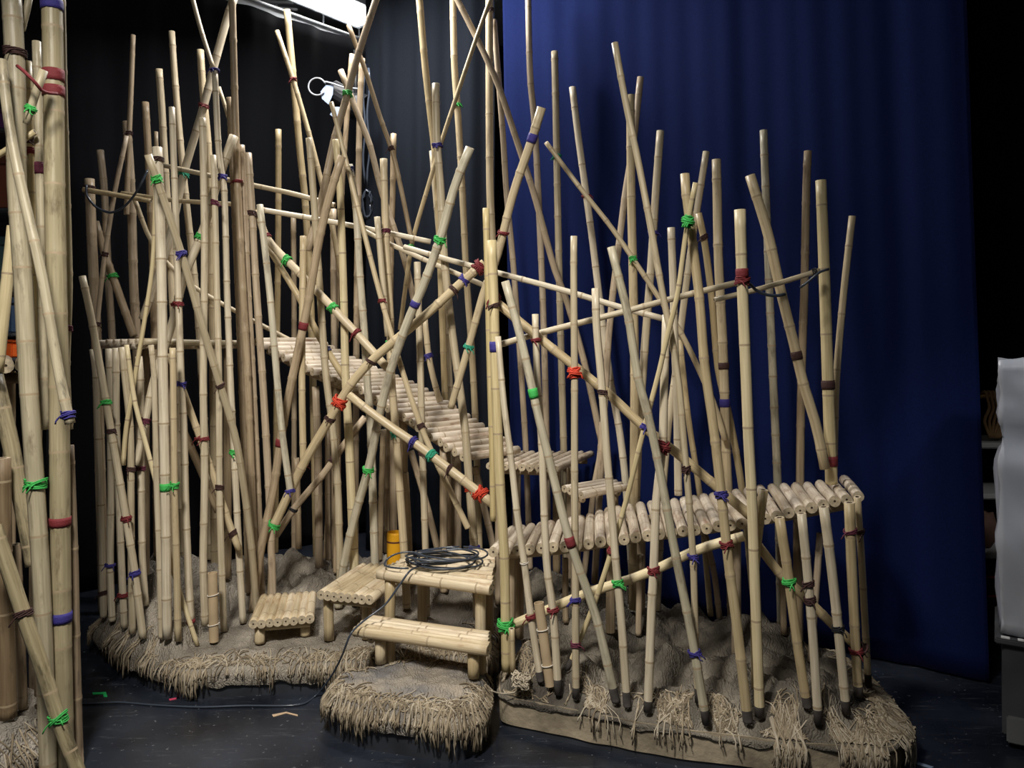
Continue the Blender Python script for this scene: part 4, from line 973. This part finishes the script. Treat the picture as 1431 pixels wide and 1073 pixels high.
def curtain_mat(name, c, weave=420):
    m, nt, p = new_mat(name); N, L = nt.nodes.new, nt.links.new
    p.inputs['Base Color'].default_value = (*c, 1); p.inputs['Roughness'].default_value = .9; p.inputs['Specular IOR Level'].default_value = .12
    p.inputs['Sheen Weight'].default_value = .15; p.inputs['Sheen Tint'].default_value = (*c, 1)
    tc = N('ShaderNodeTexCoord'); n = N('ShaderNodeTexNoise'); n.inputs['Scale'].default_value = weave; n.inputs['Detail'].default_value = 2
    bp = N('ShaderNodeBump'); bp.inputs['Strength'].default_value = .3; bp.inputs['Distance'].default_value = .004
    L(tc.outputs['Object'], n.inputs['Vector']); L(n.outputs['Fac'], bp.inputs['Height']); L(bp.outputs[0], p.inputs['Normal'])
    n2 = N('ShaderNodeTexNoise'); n2.inputs['Scale'].default_value = 140; n2.inputs['Detail'].default_value = 3
    r = N('ShaderNodeValToRGB'); r.color_ramp.elements[0].color = (*[v * .6 for v in c], 1); r.color_ramp.elements[1].color = (*[v * 1.4 for v in c], 1)
    L(tc.outputs['Object'], n2.inputs['Vector']); L(n2.outputs['Fac'], r.inputs['Fac']); L(r.outputs[0], p.inputs['Base Color'])
    return m
def curtain(name, A, B, z0, z1, amp, wav, seed, mat, label, flare=(0, 0), cat='curtain', thick=.006, fold=.6):
    A, B = Vector(A), Vector(B); L = (B - A).length; d = (B - A) / L; nr = Vector((d.y, -d.x))
    nu, nv = int(L / .018), 40; r_ = random.Random(seed)
    V, Fc = [], []
    ph = [r_.uniform(0, TAU) for _ in range(6)]
    for back in (0, 1):
        for j in range(nv + 1):
            v = j / nv; z = lerp(z0, z1, v)
            for i in range(nu + 1):
                u = i / nu; x = u * L
                n_ = noise.noise(Vector((x * .9, v * .5, seed)))
                w = amp * (math.sin(x * TAU / wav + ph[0] + 2.2 * n_) * fold + math.sin(x * TAU / (wav * .43) + ph[1] + 2.6 * n_) * min(.28, fold) * (1 - .5 * v)
                           + .5 * noise.noise(Vector((x * 2.3, v * 1.3, seed + 9))) + .25 * noise.noise(Vector((x * 7, v * 1.1, seed + 3))))
                sh = lerp(lerp(flare[0], 0, v), lerp(flare[1], 0, v), u)
                q = A + d * (x + sh) + nr * (w - back * thick)
                V.append((q.x - A.x, q.y - A.y, z))
    m_ = (nv + 1) * (nu + 1); W = nu + 1
    for back in (0, 1):
        for j in range(nv):
            for i in range(nu):
                a = back * m_ + j * W + i; f = (a, a + 1, a + W + 1, a + W)
                Fc.append(f if not back else tuple(reversed(f)))
    for j in range(nv):                            # hems close the two faces
        for i in (0, nu):
            a = j * W + i; f = (a, a + W, m_ + a + W, m_ + a); Fc.append(f if i == 0 else tuple(reversed(f)))
    for i in range(nu):
        for j in (0, nv):
            a = j * W + i; f = (a + 1, a, m_ + a, m_ + a + 1); Fc.append(f if j == 0 else tuple(reversed(f)))
    me = bpy.data.meshes.new(name); me.from_pydata(V, [], Fc); me.update()
    me.polygons.foreach_set('use_smooth', [True] * len(me.polygons))
    return tag(link(name, me, [mat], loc=(A.x, A.y, 0)), label, cat, 'stage curtains')
BLUE = curtain_mat('blue_cloth', (.0046, .0112, .066))
SLATE = curtain_mat('slate_cloth', (.011, .014, .021))
BLACK = curtain_mat('black_cloth', (.0045, .005, .007))
curtain('blue_curtain', (-.075, 5.28), (2.09, 3.76), .01, 4.42, .035, .36, 3, BLUE, 'broad royal blue curtain hanging behind the right unit', flare=(.10, .13), fold=.10)
curtain('slate_curtain', (-1.10, 5.95), (-.13, 5.70), .01, 4.42, .05, .30, 5, SLATE, 'dark slate grey curtain between the black and the blue curtain')
curtain('black_curtain', (-3.25, 4.45), (-1.02, 6.70), .01, 3.99, .03, .4, 7, BLACK, 'black curtain behind the left unit, under the ceiling lamp')
curtain('black_curtain', (1.95, 4.9), (3.6, 4.6), .01, 4.42, .04, .4, 8, BLACK, 'black curtain at the far right behind the storage shelf')

# overhead: beam, tube lamps, ceiling pieces seen above the black curtain
GREYM = plain('grey_paint', (.62, .65, .68), .5)
STEEL = plain('steel', (.45, .46, .48), .35, metal=.8)
WHITEE = plain('lamp_glow', (1, 1, 1), .5, emit=(1.0, .98, .95), estr=9)
def bar_between(name, a, b, w, h, mat, parent=None, org=Vector((0, 0, 0)), bev=.004):
    a, b = Vector(a), Vector(b); d = b - a; L = d.length
    me = bevel_box(name, L, w, h, bev)
    rot = d.to_track_quat('X', 'Z').to_matrix().to_4x4()
    me.transform(Matrix.Translation((a + b) / 2 - org) @ rot)
    return link(name, me, [mat], parent)
def pz(px, py, z): return at(px, py, (z - EYE) * F / (HY - py))
o_ = pz(420, 45, 4.0)
bm_ = empty('ceiling_beam', o_, 'grey steel beam above the black curtain under the ceiling', 'beam')
bar_between('beam_web', pz(318, 10, 4.0), pz(516, 78, 4.0), .05, .20, GREYM, bm_, o_)
bar_between('beam_flange', pz(318, 10, 4.0) + Vector((0, 0, -.10)), pz(516, 78, 4.0) + Vector((0, 0, -.10)), .12, .014, STEEL, bm_, o_)
bar_between('beam_flange', pz(318, 10, 4.0) + Vector((0, 0, .10)), pz(516, 78, 4.0) + Vector((0, 0, .10)), .12, .014, STEEL, bm_, o_)
o_ = pz(470, 12, 4.2)
fl = empty('ceiling_lamp', o_, 'glaring white box lamp on the ceiling at the top', 'lamp')
bar_between('housing', pz(412, -16, 4.25), pz(520, 30, 4.25), .34, .05, GREYM, fl, o_)
bar_between('diffuser', pz(414, -15, 4.21), pz(518, 29, 4.21), .32, .03, WHITEE, fl, o_)
o_ = pz(470, 48, 4.15)
tb = empty('tube_lamp', o_, 'slim tube lamp below the glaring ceiling lamp', 'lamp')
me = culm_mesh('tube', Line([pz(446, 38, 4.15), pz(508, 57, 4.15)], .1), .022, .022, rng, o_, nodes=False); link('tube', me, [plain('tube_glow', (.9, .92, 1), .4, emit=(.85, .92, 1), estr=1.2), GREYM, GREYM, GREYM, GREYM], tb)
for xx, yy in ((452, 40), (502, 55)): bar_between('hanger', pz(xx, yy, 4.2), pz(xx, yy, 4.2) + Vector((0, 0, .295)), .012, .012, GREYM, tb, o_, .001)
bar_between('fitting', pz(446, 38, 4.19), pz(508, 57, 4.19), .06, .03, GREYM, tb, o_)
o_ = pz(340, 4, 4.3)
rk = empty('ceiling_rack', o_, 'grey slatted metal tray by the ceiling left of the lamp', 'tray')
for k in range(4): bar_between('slat', pz(332 + k * 4, -6 + k * 6, 4.3), pz(404 + k * 6, -4 + k * 9, 4.3), .03, .02, STEEL, rk, o_)
for xx in (340, 375): bar_between('side_bar', pz(xx, -10, 4.33), pz(xx + 16, 18, 4.33), .03, .03, GREYM, rk, o_)

# stage lantern with pale barn doors and its cable loop
o_ = at(455, 135, 5.6)
LB = plain('lantern_black', (.015, .015, .018), .5); PALE = plain('pale_gel', (.36, .44, .60), .5, spec=.3)
lan = empty('stage_lantern', o_, 'black stage lantern with pale blue barn doors hanging below the ceiling', 'stage lantern')
me = lathe('lamp_body', [(.05, -.16), (.08, -.15), (.085, .02), (.10, .04), (.10, .10), (.085, .10), (.07, .03)], 20)
me.transform(Matrix.Translation((.16, .05, -.02)) @ Matrix.Rotation(2.1, 4, 'Y')); link('lamp_body', me, [LB], lan)
def flap(cx, cy, pts):
    V = [at(x, y, 5.55) - o_ for x, y in pts]; V += [v + Vector((0, .006, 0)) for v in V]; n = len(pts)
    Fc = [tuple(range(n)), tuple(reversed(range(n, 2*n)))] + [(i, i + n, (i+1) % n + n, (i+1) % n) for i in range(n)]
    me = bpy.data.meshes.new('barn_door'); me.from_pydata([tuple(v) for v in V], [], Fc); me.update(); link('barn_door', me, [PALE], lan)
flap(0, 0, [(466, 118), (465, 132), (459, 146), (450, 138), (448, 128), (455, 119)])
flap(0, 0, [(461, 160), (468, 149), (481, 150), (479, 158), (474, 169)])
ring = [at(443 + 12 * math.cos(a), 121 + 12 * math.sin(a), 5.54) - o_ for a in np.linspace(.6, 6.0, 26)]
tail = [at(x, y, 5.54) - o_ for x, y in ((455, 114), (463, 116), (480, 122), (500, 124))]
tag(link('safety_cable', tube_mesh('safety_cable', [(ring + tail, .006)], 6), [plain('cable_grey', (.42, .44, .48), .4)], lan), 'looped grey safety cable')
me = tube_mesh('hook_clamp', [([at(497, 160, 5.6) - o_, at(497, 70, 5.6) - o_], .014)], 8); link('hook_clamp', me, [LB], lan)

# cables
RUB = plain('cable_rubber', (.045, .056, .078), .25)
r_ = random.Random(11)
def smooth_path(pts, step=.02): return catmull(pts, step)
zt = .525 + .033
o_ = at(622, 790, 3.68); o_.z = zt
cab = empty('power_cable', o_, 'black cable coiled on the log table and trailing to the floor', 'cable')
loops = []
for k in range(8):
    cx, cy = r_.uniform(-.025, .025), r_.uniform(-.03, .03); ax, ay = r_.uniform(.12, .18), r_.uniform(.07, .12); rot = r_.uniform(-.25, .25); a0 = r_.uniform(0, TAU)
    pts = []
    for m in range(31):
        a = a0 + TAU * m / 30 * .98
        x, y = ax * math.cos(a), ay * math.sin(a)
        pts.append(Vector((cx + x * math.cos(rot) - y * math.sin(rot), cy + x * math.sin(rot) + y * math.cos(rot),   .006 + .0055 * k + .006 * math.sin(a * 2 + k))))
    loops.append((pts, .0044))
big = [Vector((-.17 + .10 * math.cos(a), -.05 + .07 * math.sin(a), .012 + .035 * max(0, math.sin(a)))) for a in np.linspace(-.6, 4.9, 28)]
loops.append((big, .0044))
link('cable_coil', tube_mesh('cable_coil', loops, 6), [RUB], cab)
tr = [at(584, 806, 3.60), at(572, 803, 3.52), at(560, 815, 3.50), at(538, 845, 3.47), at(510, 866, 3.43), at(491, 884, 3.36), at(484, 900, 3.36), at(478, 916, 3.40), at(467, 938, 3.47), at(455, 956, 3.52)]
tr[0].z = zt + .008; tr[1].z = zt + .010
fx = lambda x, y: Vector(((x - CX) * 1.594 * F / (y - HY) / F, 1.594 * F / (y - HY), .006))
tr += [fx(441, 972), fx(425, 983), fx(400, 986), fx(340, 986), fx(280, 988), fx(215, 985), fx(165, 981), fx(130, 983), fx(60, 985)]
link('cable_lead', tube_mesh('cable_lead', [(smooth_path(tr), .0044)], 6, o_), [RUB], cab)
def cord(name, label, pts, r, mat, parent=None):
    P = smooth_path(pts); o0 = P[0].copy()
    par = next(o for o in COL.objects if o.parent is None and parent in (o.get('label') or ''))
    return tag(link(name, tube_mesh(name, [(P, r)], 6, o0), [mat], par, loc=o0 - par.location), label)
cord('black_cord', 'black cord drooping from the thin rail at the far left top', [at(121, 258, 4.47), at(121, 272, 4.47), at(135, 290, 4.47), at(155, 297, 4.47), at(172, 290, 4.47), at(186, 275, 4.47), at(198, 255, 4.47), at(206, 238, 4.5)], .007, RUB, parent='thin rail at the far left top')
cord('black_cord', 'black cord loop drooping right from the thickest red banded pole', [at(1034, 396, 3.03), at(1048, 397, 3.03), at(1056, 405, 3.03), at(1072, 412, 3.04), at(1088, 413, 3.05), at(1097, 411, 3.06)], .006, RUB, parent='thickest upright pole with two red bands')
cord('black_cord', 'black cord hanging from the knot at the end of the short rising rail', [at(1158, 376, 3.17), at(1146, 380, 3.16), at(1138, 386, 3.16), at(1130, 393, 3.17), at(1118, 402, 3.18)], .005, RUB, parent='short thin rail rising right')
cord('cord_strap', 'maroon cord strap tied across to the neighbouring pole', [at(24, 92, 2.74), at(34, 100, 2.72), at(48, 114, 2.73), at(58, 126, 2.76), at(68, 130, 2.80), at(80, 131, 2.83)], .006, CORD['r'][0], parent='thick full height pole of the near')
P = []
for k in range(8):
    P.append(([at(513 + r_.uniform(-1, 1) + (5 + r_.uniform(0, 2)) * math.cos(a), 286 + (19 + r_.uniform(-3, 3)) * math.sin(a), 5.45 - k * .012) for a in np.linspace(0, TAU, 24)], .007))
P.append(([at(515 + 2 * math.sin(k), 95 + k * 14, 5.45) for k in range(13)], .008))
P.append(([at(509 + 1.5 * math.cos(k), 90 + k * 14, 5.47) for k in range(13)], .008))
o_ = at(513, 290, 5.45)
tag(link('hanging_cable', tube_mesh('hanging_cable', P, 6, o_), [RUB], loc=o_), 'dark hank of cable hanging in front of the slate curtain edge', 'cable')

# upright cut pipes strapped to poles
PIPE = plain('beige_pipe', (.50, .38, .24), .55, var=.12, vscale=12)
TIEM = CORD['w'][0]
def pipe(label, top, foot, w):
    x, y = foot; Y = sight(x, y)
    b = at(x, y, Y); b.z = ground_disc(b.x, b.y, w/2*Y/F + .004) + .006
    t = at(top[0], top[1], Y); r = w / 2 * Y / F
    root = empty('cut_pipe', b, label, 'pipe', 'beige cut pipes')
    ax = t - b; L = ax.length
    prof = [(r, 0), (r, L), (r * .82, L), (r * .80, L - .12)]
    me = lathe('pipe', prof, 24); me.transform(Vector((0, 0, 1)).rotation_difference(ax).to_matrix().to_4x4()); link('pipe', me, [PIPE], root)
    for f_ in (.25, .68):
        c = ax * f_
        ring = [c + Vector((math.cos(a) * (r + .003), math.sin(a) * (r + .003), .004 * math.cos(a))) for a in np.linspace(0, TAU, 25)]
        tag(link('cable_tie', tube_mesh('cable_tie', [(ring, .0022)], 5), [TIEM], root), 'white cable tie')
pipe('beige upright pipe stump strapped by the pole near the red tie at left', (297, 800), (299, 900), 13)
pipe('beige leaning pipe stump strapped to the red tied pole at the ramp start', (753, 842), (769, 970), 14)

# yellow tube behind the table
YEL = plain('yellow_plastic', (.85, .42, .02), .35)
b = at(552, 822, 4.50); b.z = ground_disc(b.x, b.y, .045) + .003
yt = empty('yellow_tube', b, 'bright yellow tube standing behind the cable table', 'tube')
ztop = at(554, 743, 4.50).z - b.z
link('tube_body', lathe('tube_body', [(.046, 0), (.046, ztop - .01), (.043, ztop), (.039, ztop), (.038, ztop - .05)], 24), [YEL], yt)
link('dark_ring', lathe('dark_ring', [(.0462, ztop - .056), (.0475, ztop - .055), (.0475, ztop - .047), (.0462, ztop - .046)], 24), [plain('dark_band', (.12, .04, .02), .6)], yt)

# knot of raw raffia on the seam between the bases, and its string
chains = []
c = at(728, 968, 3.25); c.z = .19
for k in range(26):
    a = [c + Vector((r_.uniform(-.04, .04), r_.uniform(-.05, .02) - .03, r_.uniform(.01, .06))) for _ in range(5)]
    chains.append((catmull(a, .01), r_.uniform(.002, .004)))
chains.append((catmull([at(686, 965, 3.18), at(700, 969, 3.20), at(715, 968, 3.21), at(731, 962, 3.22), at(722, 953, 3.23)], .01), .003))
tag(link('raffia_knot', tube_mesh('raffia_knot', chains, 5, c), [FRM[0]], loc=c), 'untidy pale raffia knot where the mound meets the right base', 'raffia knot')

# tape marks on the floor, and a painted reflection at its right edge
def floor_poly(name, label, pts, mat, cat='floor tape'):
    V = []
    for x, y in pts:
        Y = EYE * F / (y - HY); V.append(Vector(((x - CX) * Y / F, Y, 0)))
    c = sum(V, Vector()) / len(V); n = len(V)
    VV = [tuple(v - c + Vector((0, 0, .0005))) for v in V] + [tuple(v - c + Vector((0, 0, .002))) for v in V]
    Fc = [tuple(reversed(range(n))), tuple(range(n, 2*n))] + [(i, (i+1) % n, (i+1) % n + n, i + n) for i in range(n)]
    me = bpy.data.meshes.new(name); me.from_pydata(VV, [], Fc); me.update()
    bm = bmesh.new(); bm.from_mesh(me); bmesh.ops.recalc_face_normals(bm, faces=bm.faces[:]); bm.to_mesh(me); bm.free()
    tag(link(name, me, [mat], loc=c), label, cat, 'tape marks on the stage floor')
floor_poly('floor_tape', 'green tape corner mark on the dark floor', [(129, 968), (148, 967), (150, 974), (145, 974), (144, 970), (130, 971)], plain('green_tape', (.02, .60, .16), .5))
floor_poly('floor_tape', 'small pink tape mark under the left base fringe', [(236, 977), (247, 975), (247, 977), (237, 979)], plain('pink_tape', (.7, .08, .16), .5))
floor_poly('floor_tape', 'tan chevron tape mark on the dark floor', [(380, 999), (400, 995), (416, 999), (416, 1001), (400, 997), (382, 1002)], plain('tan_tape', (.55, .40, .26), .6))
floor_poly('floor_tape', 'yellow tape strip by the near bundle', [(36, 974), (54, 974), (54, 976), (36, 976)], plain('yellow_tape', (.75, .6, .05), .5))
floor_poly('floor_tape', 'pale blue line painted for the reflection along the lower right floor edge', [(1233, 1053), (1252, 1056), (1305, 1072), (1301, 1074), (1250, 1059), (1233, 1056)], plain('floor_edge_reflection', (.25, .33, .48), .5))  # strip stands in for light reflected along the floor edge

# right edge: wrapped cart and shelf
SHEET = plain('grey_plastic_sheet', (.52, .54, .60), .33, spec=.5, var=.08, vscale=3)
CARTM = plain('cart_grey', (.075, .078, .085), .45, var=.3, vscale=5)
x0 = at(1394, 600, 3.12).x
ct = empty('equipment_cart', Vector((x0, 3.12, 0)), 'dark equipment cart under a pale grey plastic sheet at the right edge', 'cart')
o_ = Vector((x0, 3.12, 0))
zc = at(0, 887, 3.12).z
def box(name, lo, hi, mat, parent, org, bev=.006):
    me = bevel_box(name, hi[0]-lo[0], hi[1]-lo[1], hi[2]-lo[2], bev); me.transform(Matrix.Translation(Vector([(a+b)/2 for a, b in zip(lo, hi)]) - org)); return link(name, me, [mat], parent)
box('cart_body', (x0 + .015, 3.13, .05), (x0 + .52, 3.52, zc - .02), CARTM, ct, o_)
box('cart_plinth', (x0 + .03, 3.12, .025), (x0 + .51, 3.51, .13), plain('cart_light', (.17, .175, .18), .5), ct, o_)
box('cart_lid', (x0 - .01, 3.10, zc - .03), (x0 + .53, 3.54, zc - .005), CARTM, ct, o_)
for sx in (.07, .45):
    for sy in (3.2, 3.45):
        me = lathe('caster', [(.022, -.01), (.024, 0), (.022, .01)], 16); me.transform(Matrix.Translation((x0 + sx - o_.x, sy - o_.y, .024)) @ Matrix.Rotation(math.pi/2, 4, 'Y')); link('caster', me, [LB], ct)
# the sheet: folded cloth box with creases
bm = bmesh.new(); bmesh.ops.create_cube(bm, size=1); bmesh.ops.subdivide_edges(bm, edges=bm.edges[:], cuts=24, use_grid_fill=True)
zt_ = at(0, 503, 3.12).z
for v in bm.verts:
    p = Vector(((v.co.x + .5) * .50 + x0 + .004, (v.co.y + .5) * .38 + 3.13, (v.co.z + .5) * (zt_ - zc) + zc))
    t = (p.z - zc) / (zt_ - zc)
    cr = 1 - abs(2 * abs((p.x * 3.1 + p.z * 2.3 + .6 * noise.noise(p * 3)) % 1 - .5) - .5) * 2
    dv_ = noise.noise(p * 3.5) * .02 + (noise.noise(p * 9) * .008) + .012 * cr * (.3 + .7 * t)
    n_ = v.normal if v.normal.length else Vector((0, 0, 1))
    waist = -.035 * math.exp(-((t - .70) / .05) ** 2)
    p = p + n_ * (dv_ + (waist if abs(n_.z) < .5 else 0))
    p.z = max(p.z, zc + .002)
    v.co = p - o_
me = bpy.data.meshes.new('plastic_sheet'); bm.to_mesh(me); bm.free(); me.polygons.foreach_set('use_smooth', [True] * len(me.polygons))
tag(link('plastic_sheet', me, [SHEET], ct), 'creased pale grey plastic sheet')
for x, y, w in ((1398, 893, .03), (1418, 897, .02)):
    p = Vector((x0 + (x - 1394) / 360, 3.104, 0)); box('paper_scrap', (p.x, p.y, zc - .006), (p.x + w, p.y + .022, zc - .001), plain('paper', (.8, .8, .8), .7), ct, o_, .001)
ct.rotation_euler = (0, 0, -.545)
SHM = plain('shelf_grey', (.45, .43, .40), .6)
xs = at(1363, 600, 4.25).x
o_ = Vector((xs + .3, 4.4, 0))
sh = empty('storage_shelf', o_, 'dark storage shelf with grey boards behind the wrapped cart', 'shelf')
for y in (619, 690, 773): z = at(0, y, 4.25).z; box('shelf_board', (xs, 4.25, z - .03), (xs + .7, 4.6, z), SHM, sh, o_)
for xx in (xs + .0, xs + .68): box('upright', (xx, 4.56, 0), (xx + .03, 4.6, 1.9), LB, sh, o_)
for y in (808, 835): z = at(0, y, 4.25).z; box('red_edge', (xs + .02, 4.25, z), (xs + .7, 4.27, z + .008), plain('red_line', (.5, .05, .07), .5), sh, o_, .001)
box('shelf_board', (xs + .02, 4.27, at(0, 850, 4.25).z), (xs + .7, 4.6, at(0, 790, 4.25).z), LB, sh, o_)
BR = plain('brass', (.55, .33, .10), .35, metal=.8)
z = at(0, 556, 4.2).z
o_ = Vector((xs + .03, 4.32, z))
rod = empty('hanging_rod', o_, 'brass coloured rod over the storage shelf', 'rod')
link('rod', tube_mesh('rod', [([Vector((-.06, 0, 0)), Vector((.6, 0, 0))], .012)], 8), [BR], rod)
for xx in (.0, .62): link('stand', tube_mesh('stand', [([Vector((xx + .01 if xx else .015, .02, .0)), Vector((xx + .01 if xx else .015, .02, at(0, 619, 4.25).z - z + .004))], .010)], 8), [LB], rod)
ch = []
for k in range(9):
    x = .06 + k * .022; ch.append((catmull([Vector((x, .0245 * math.cos(a), .0245 * math.sin(a))) for a in np.linspace(-.3, 3.3, 9)] + [Vector((x + .01, -.028, -.06)), Vector((x - .012 + .004 * k, -.02, -.13)), Vector((.08 + .005 * k, -.018, -.22))], .02), .009))
tag(link('strap_bundle', tube_mesh('strap_bundle', ch, 6, Vector((0, 0, 0))), [plain('tan_strap', (.30, .17, .07), .6)], loc=o_), 'tan bundle of straps hanging from the brass rod', 'strap bundle')
z = at(0, 773, 4.25).z
me = bpy.data.meshes.new('sack'); bm = bmesh.new(); bmesh.ops.create_uvsphere(bm, u_segments=24, v_segments=16, radius=1)
for v in bm.verts:
    k = 1 + .18 * noise.noise(v.co * 2.2); zz = max(v.co.z, -.85)
    v.co = Vector((v.co.x * .085 * k * (1 - .3 * max(0, zz)), v.co.y * .10 * k, (zz + .85) * .115 * k))
bm.to_mesh(me); bm.free(); me.polygons.foreach_set('use_smooth', [True] * len(me.polygons))
tag(link('brown_sack', me, [plain('sack_brown', (.16, .08, .05), .8)], loc=(xs + .115, 4.40, z + .002)), 'small brown sack on the lowest shelf board', 'sack')

# left edge: rack with coloured boxes behind the near bundle
o_ = at(-20, 470, 4.05); o_.z = 0
xr = at(16, 400, 4.05).x
rk = empty('storage_rack', o_, 'dark storage rack behind the near bundle at the left edge', 'rack')
for y in (290, 395, 465, 500): z = at(0, y, 4.05).z; box('rack_board', (xr - .5, 4.06, z - .02), (xr, 4.45, z), plain('rack_grey', (.05, .055, .065), .5) if y == 290 else bpy.data.materials['rack_grey'], rk, o_)
for xx in (xr - .5, xr - .03): box('rack_post', (xx, 4.40, 0), (xx + .03, 4.45, 3.0), LB, rk, o_)
zz = at(0, 178, 4.05).z; box('rack_board', (xr - .5, 4.06, zz - .02), (xr, 4.45, zz), bpy.data.materials['rack_grey'], rk, o_)
for (px0, px1, py0, py1, col, nm) in ((2, 15, 465, 490, (.85, .14, .02), 'orange red'), (-6, 15, 214, 290, (.20, .06, .035), 'dull red'), (-8, 8, 150, 178, (.10, .03, .13), 'purple'), (-6, 12, 330, 395, (.07, .13, .14), 'teal grey'), (-4, 13, 415, 465, (.03, .06, .12), 'dark blue')):
    a = at(px0, py0, 4.07); b = at(px1, py1, 4.07); zb = at(0, {490: 500}.get(py1, py1), 4.05).z + .001
    hh = a.z - b.z
    root = empty('storage_box', Vector(((a.x + b.x) / 2, 4.2, zb)), nm + ' box on the storage rack at the left edge', 'box', 'boxes on the left rack')
    ob = Vector(((a.x + b.x) / 2, 4.2, zb))
    box('box_body', (a.x, 4.08, zb), (b.x, 4.34, zb + hh * .8), plain('box_' + nm.replace(' ', '_'), col, .5), root, ob)
    box('lid', (a.x - .004, 4.076, zb + hh * .8), (b.x + .004, 4.344, zb + hh), plain('lid_' + nm.replace(' ', '_'), tuple(c * .6 for c in col), .5), root, ob)

# ------------------------------------------------------------------ light and camera
def light(name, kind, loc, target, energy, col, size=1., **kw):
    d = bpy.data.lights.new(name, kind); d.energy = energy; d.color = col
    if kind == 'AREA': d.size = size
    else: d.shadow_soft_size = size
    for k, v in kw.items(): setattr(d, k, v)
    o = bpy.data.objects.new(name, d); COL.objects.link(o); o.location = loc
    o.rotation_euler = (Vector(target) - Vector(loc)).to_track_quat('-Z', 'Y').to_euler()
    return o
light('work_light', 'SPOT', (-.95, .7, 4.0), (-.55, 3.6, .7), 760, (1, .95, .86), .25, spot_size=1.2, spot_blend=1.)
light('house_light', 'AREA', (-.9, .0, 4.2), (-.7, 3.4, .7), 34, (1, .97, .91), 1.4)
light('ceiling_glow', 'AREA', (-1.0, 4.75, 4.15), (.15, 4.6, 1.0), 95, (1, .98, .95), .6)
light('added_cart_spot', 'SPOT', (2.3, 1.2, 3.4), (2.25, 3.5, 1.0), 90, (.92, .96, 1), .15, spot_size=.45, spot_blend=.8)  # added spot, no lamp known there; brightens the cart and its sheet
w = bpy.data.worlds.new('backstage'); SC.world = w; w.use_nodes = True
w.node_tree.nodes['Background'].inputs[0].default_value = (.30, .36, .5, 1); w.node_tree.nodes['Background'].inputs[1].default_value = .02

cam = bpy.data.cameras.new('camera'); co = bpy.data.objects.new('camera', cam); COL.objects.link(co)
co.location = (0, 0, EYE); co.rotation_euler = (math.pi / 2, 0, 0)
cam.sensor_width = 36; cam.lens = 36 * F / 1431; cam.shift_y = -(536.5 - HY) / 1431; cam.clip_start = .05
SC.camera = co
vs = SC.view_settings
vs.view_transform = 'Standard'; vs.look = 'None'; vs.gamma = 1; vs.use_curve_mapping = False; vs.exposure = 0.
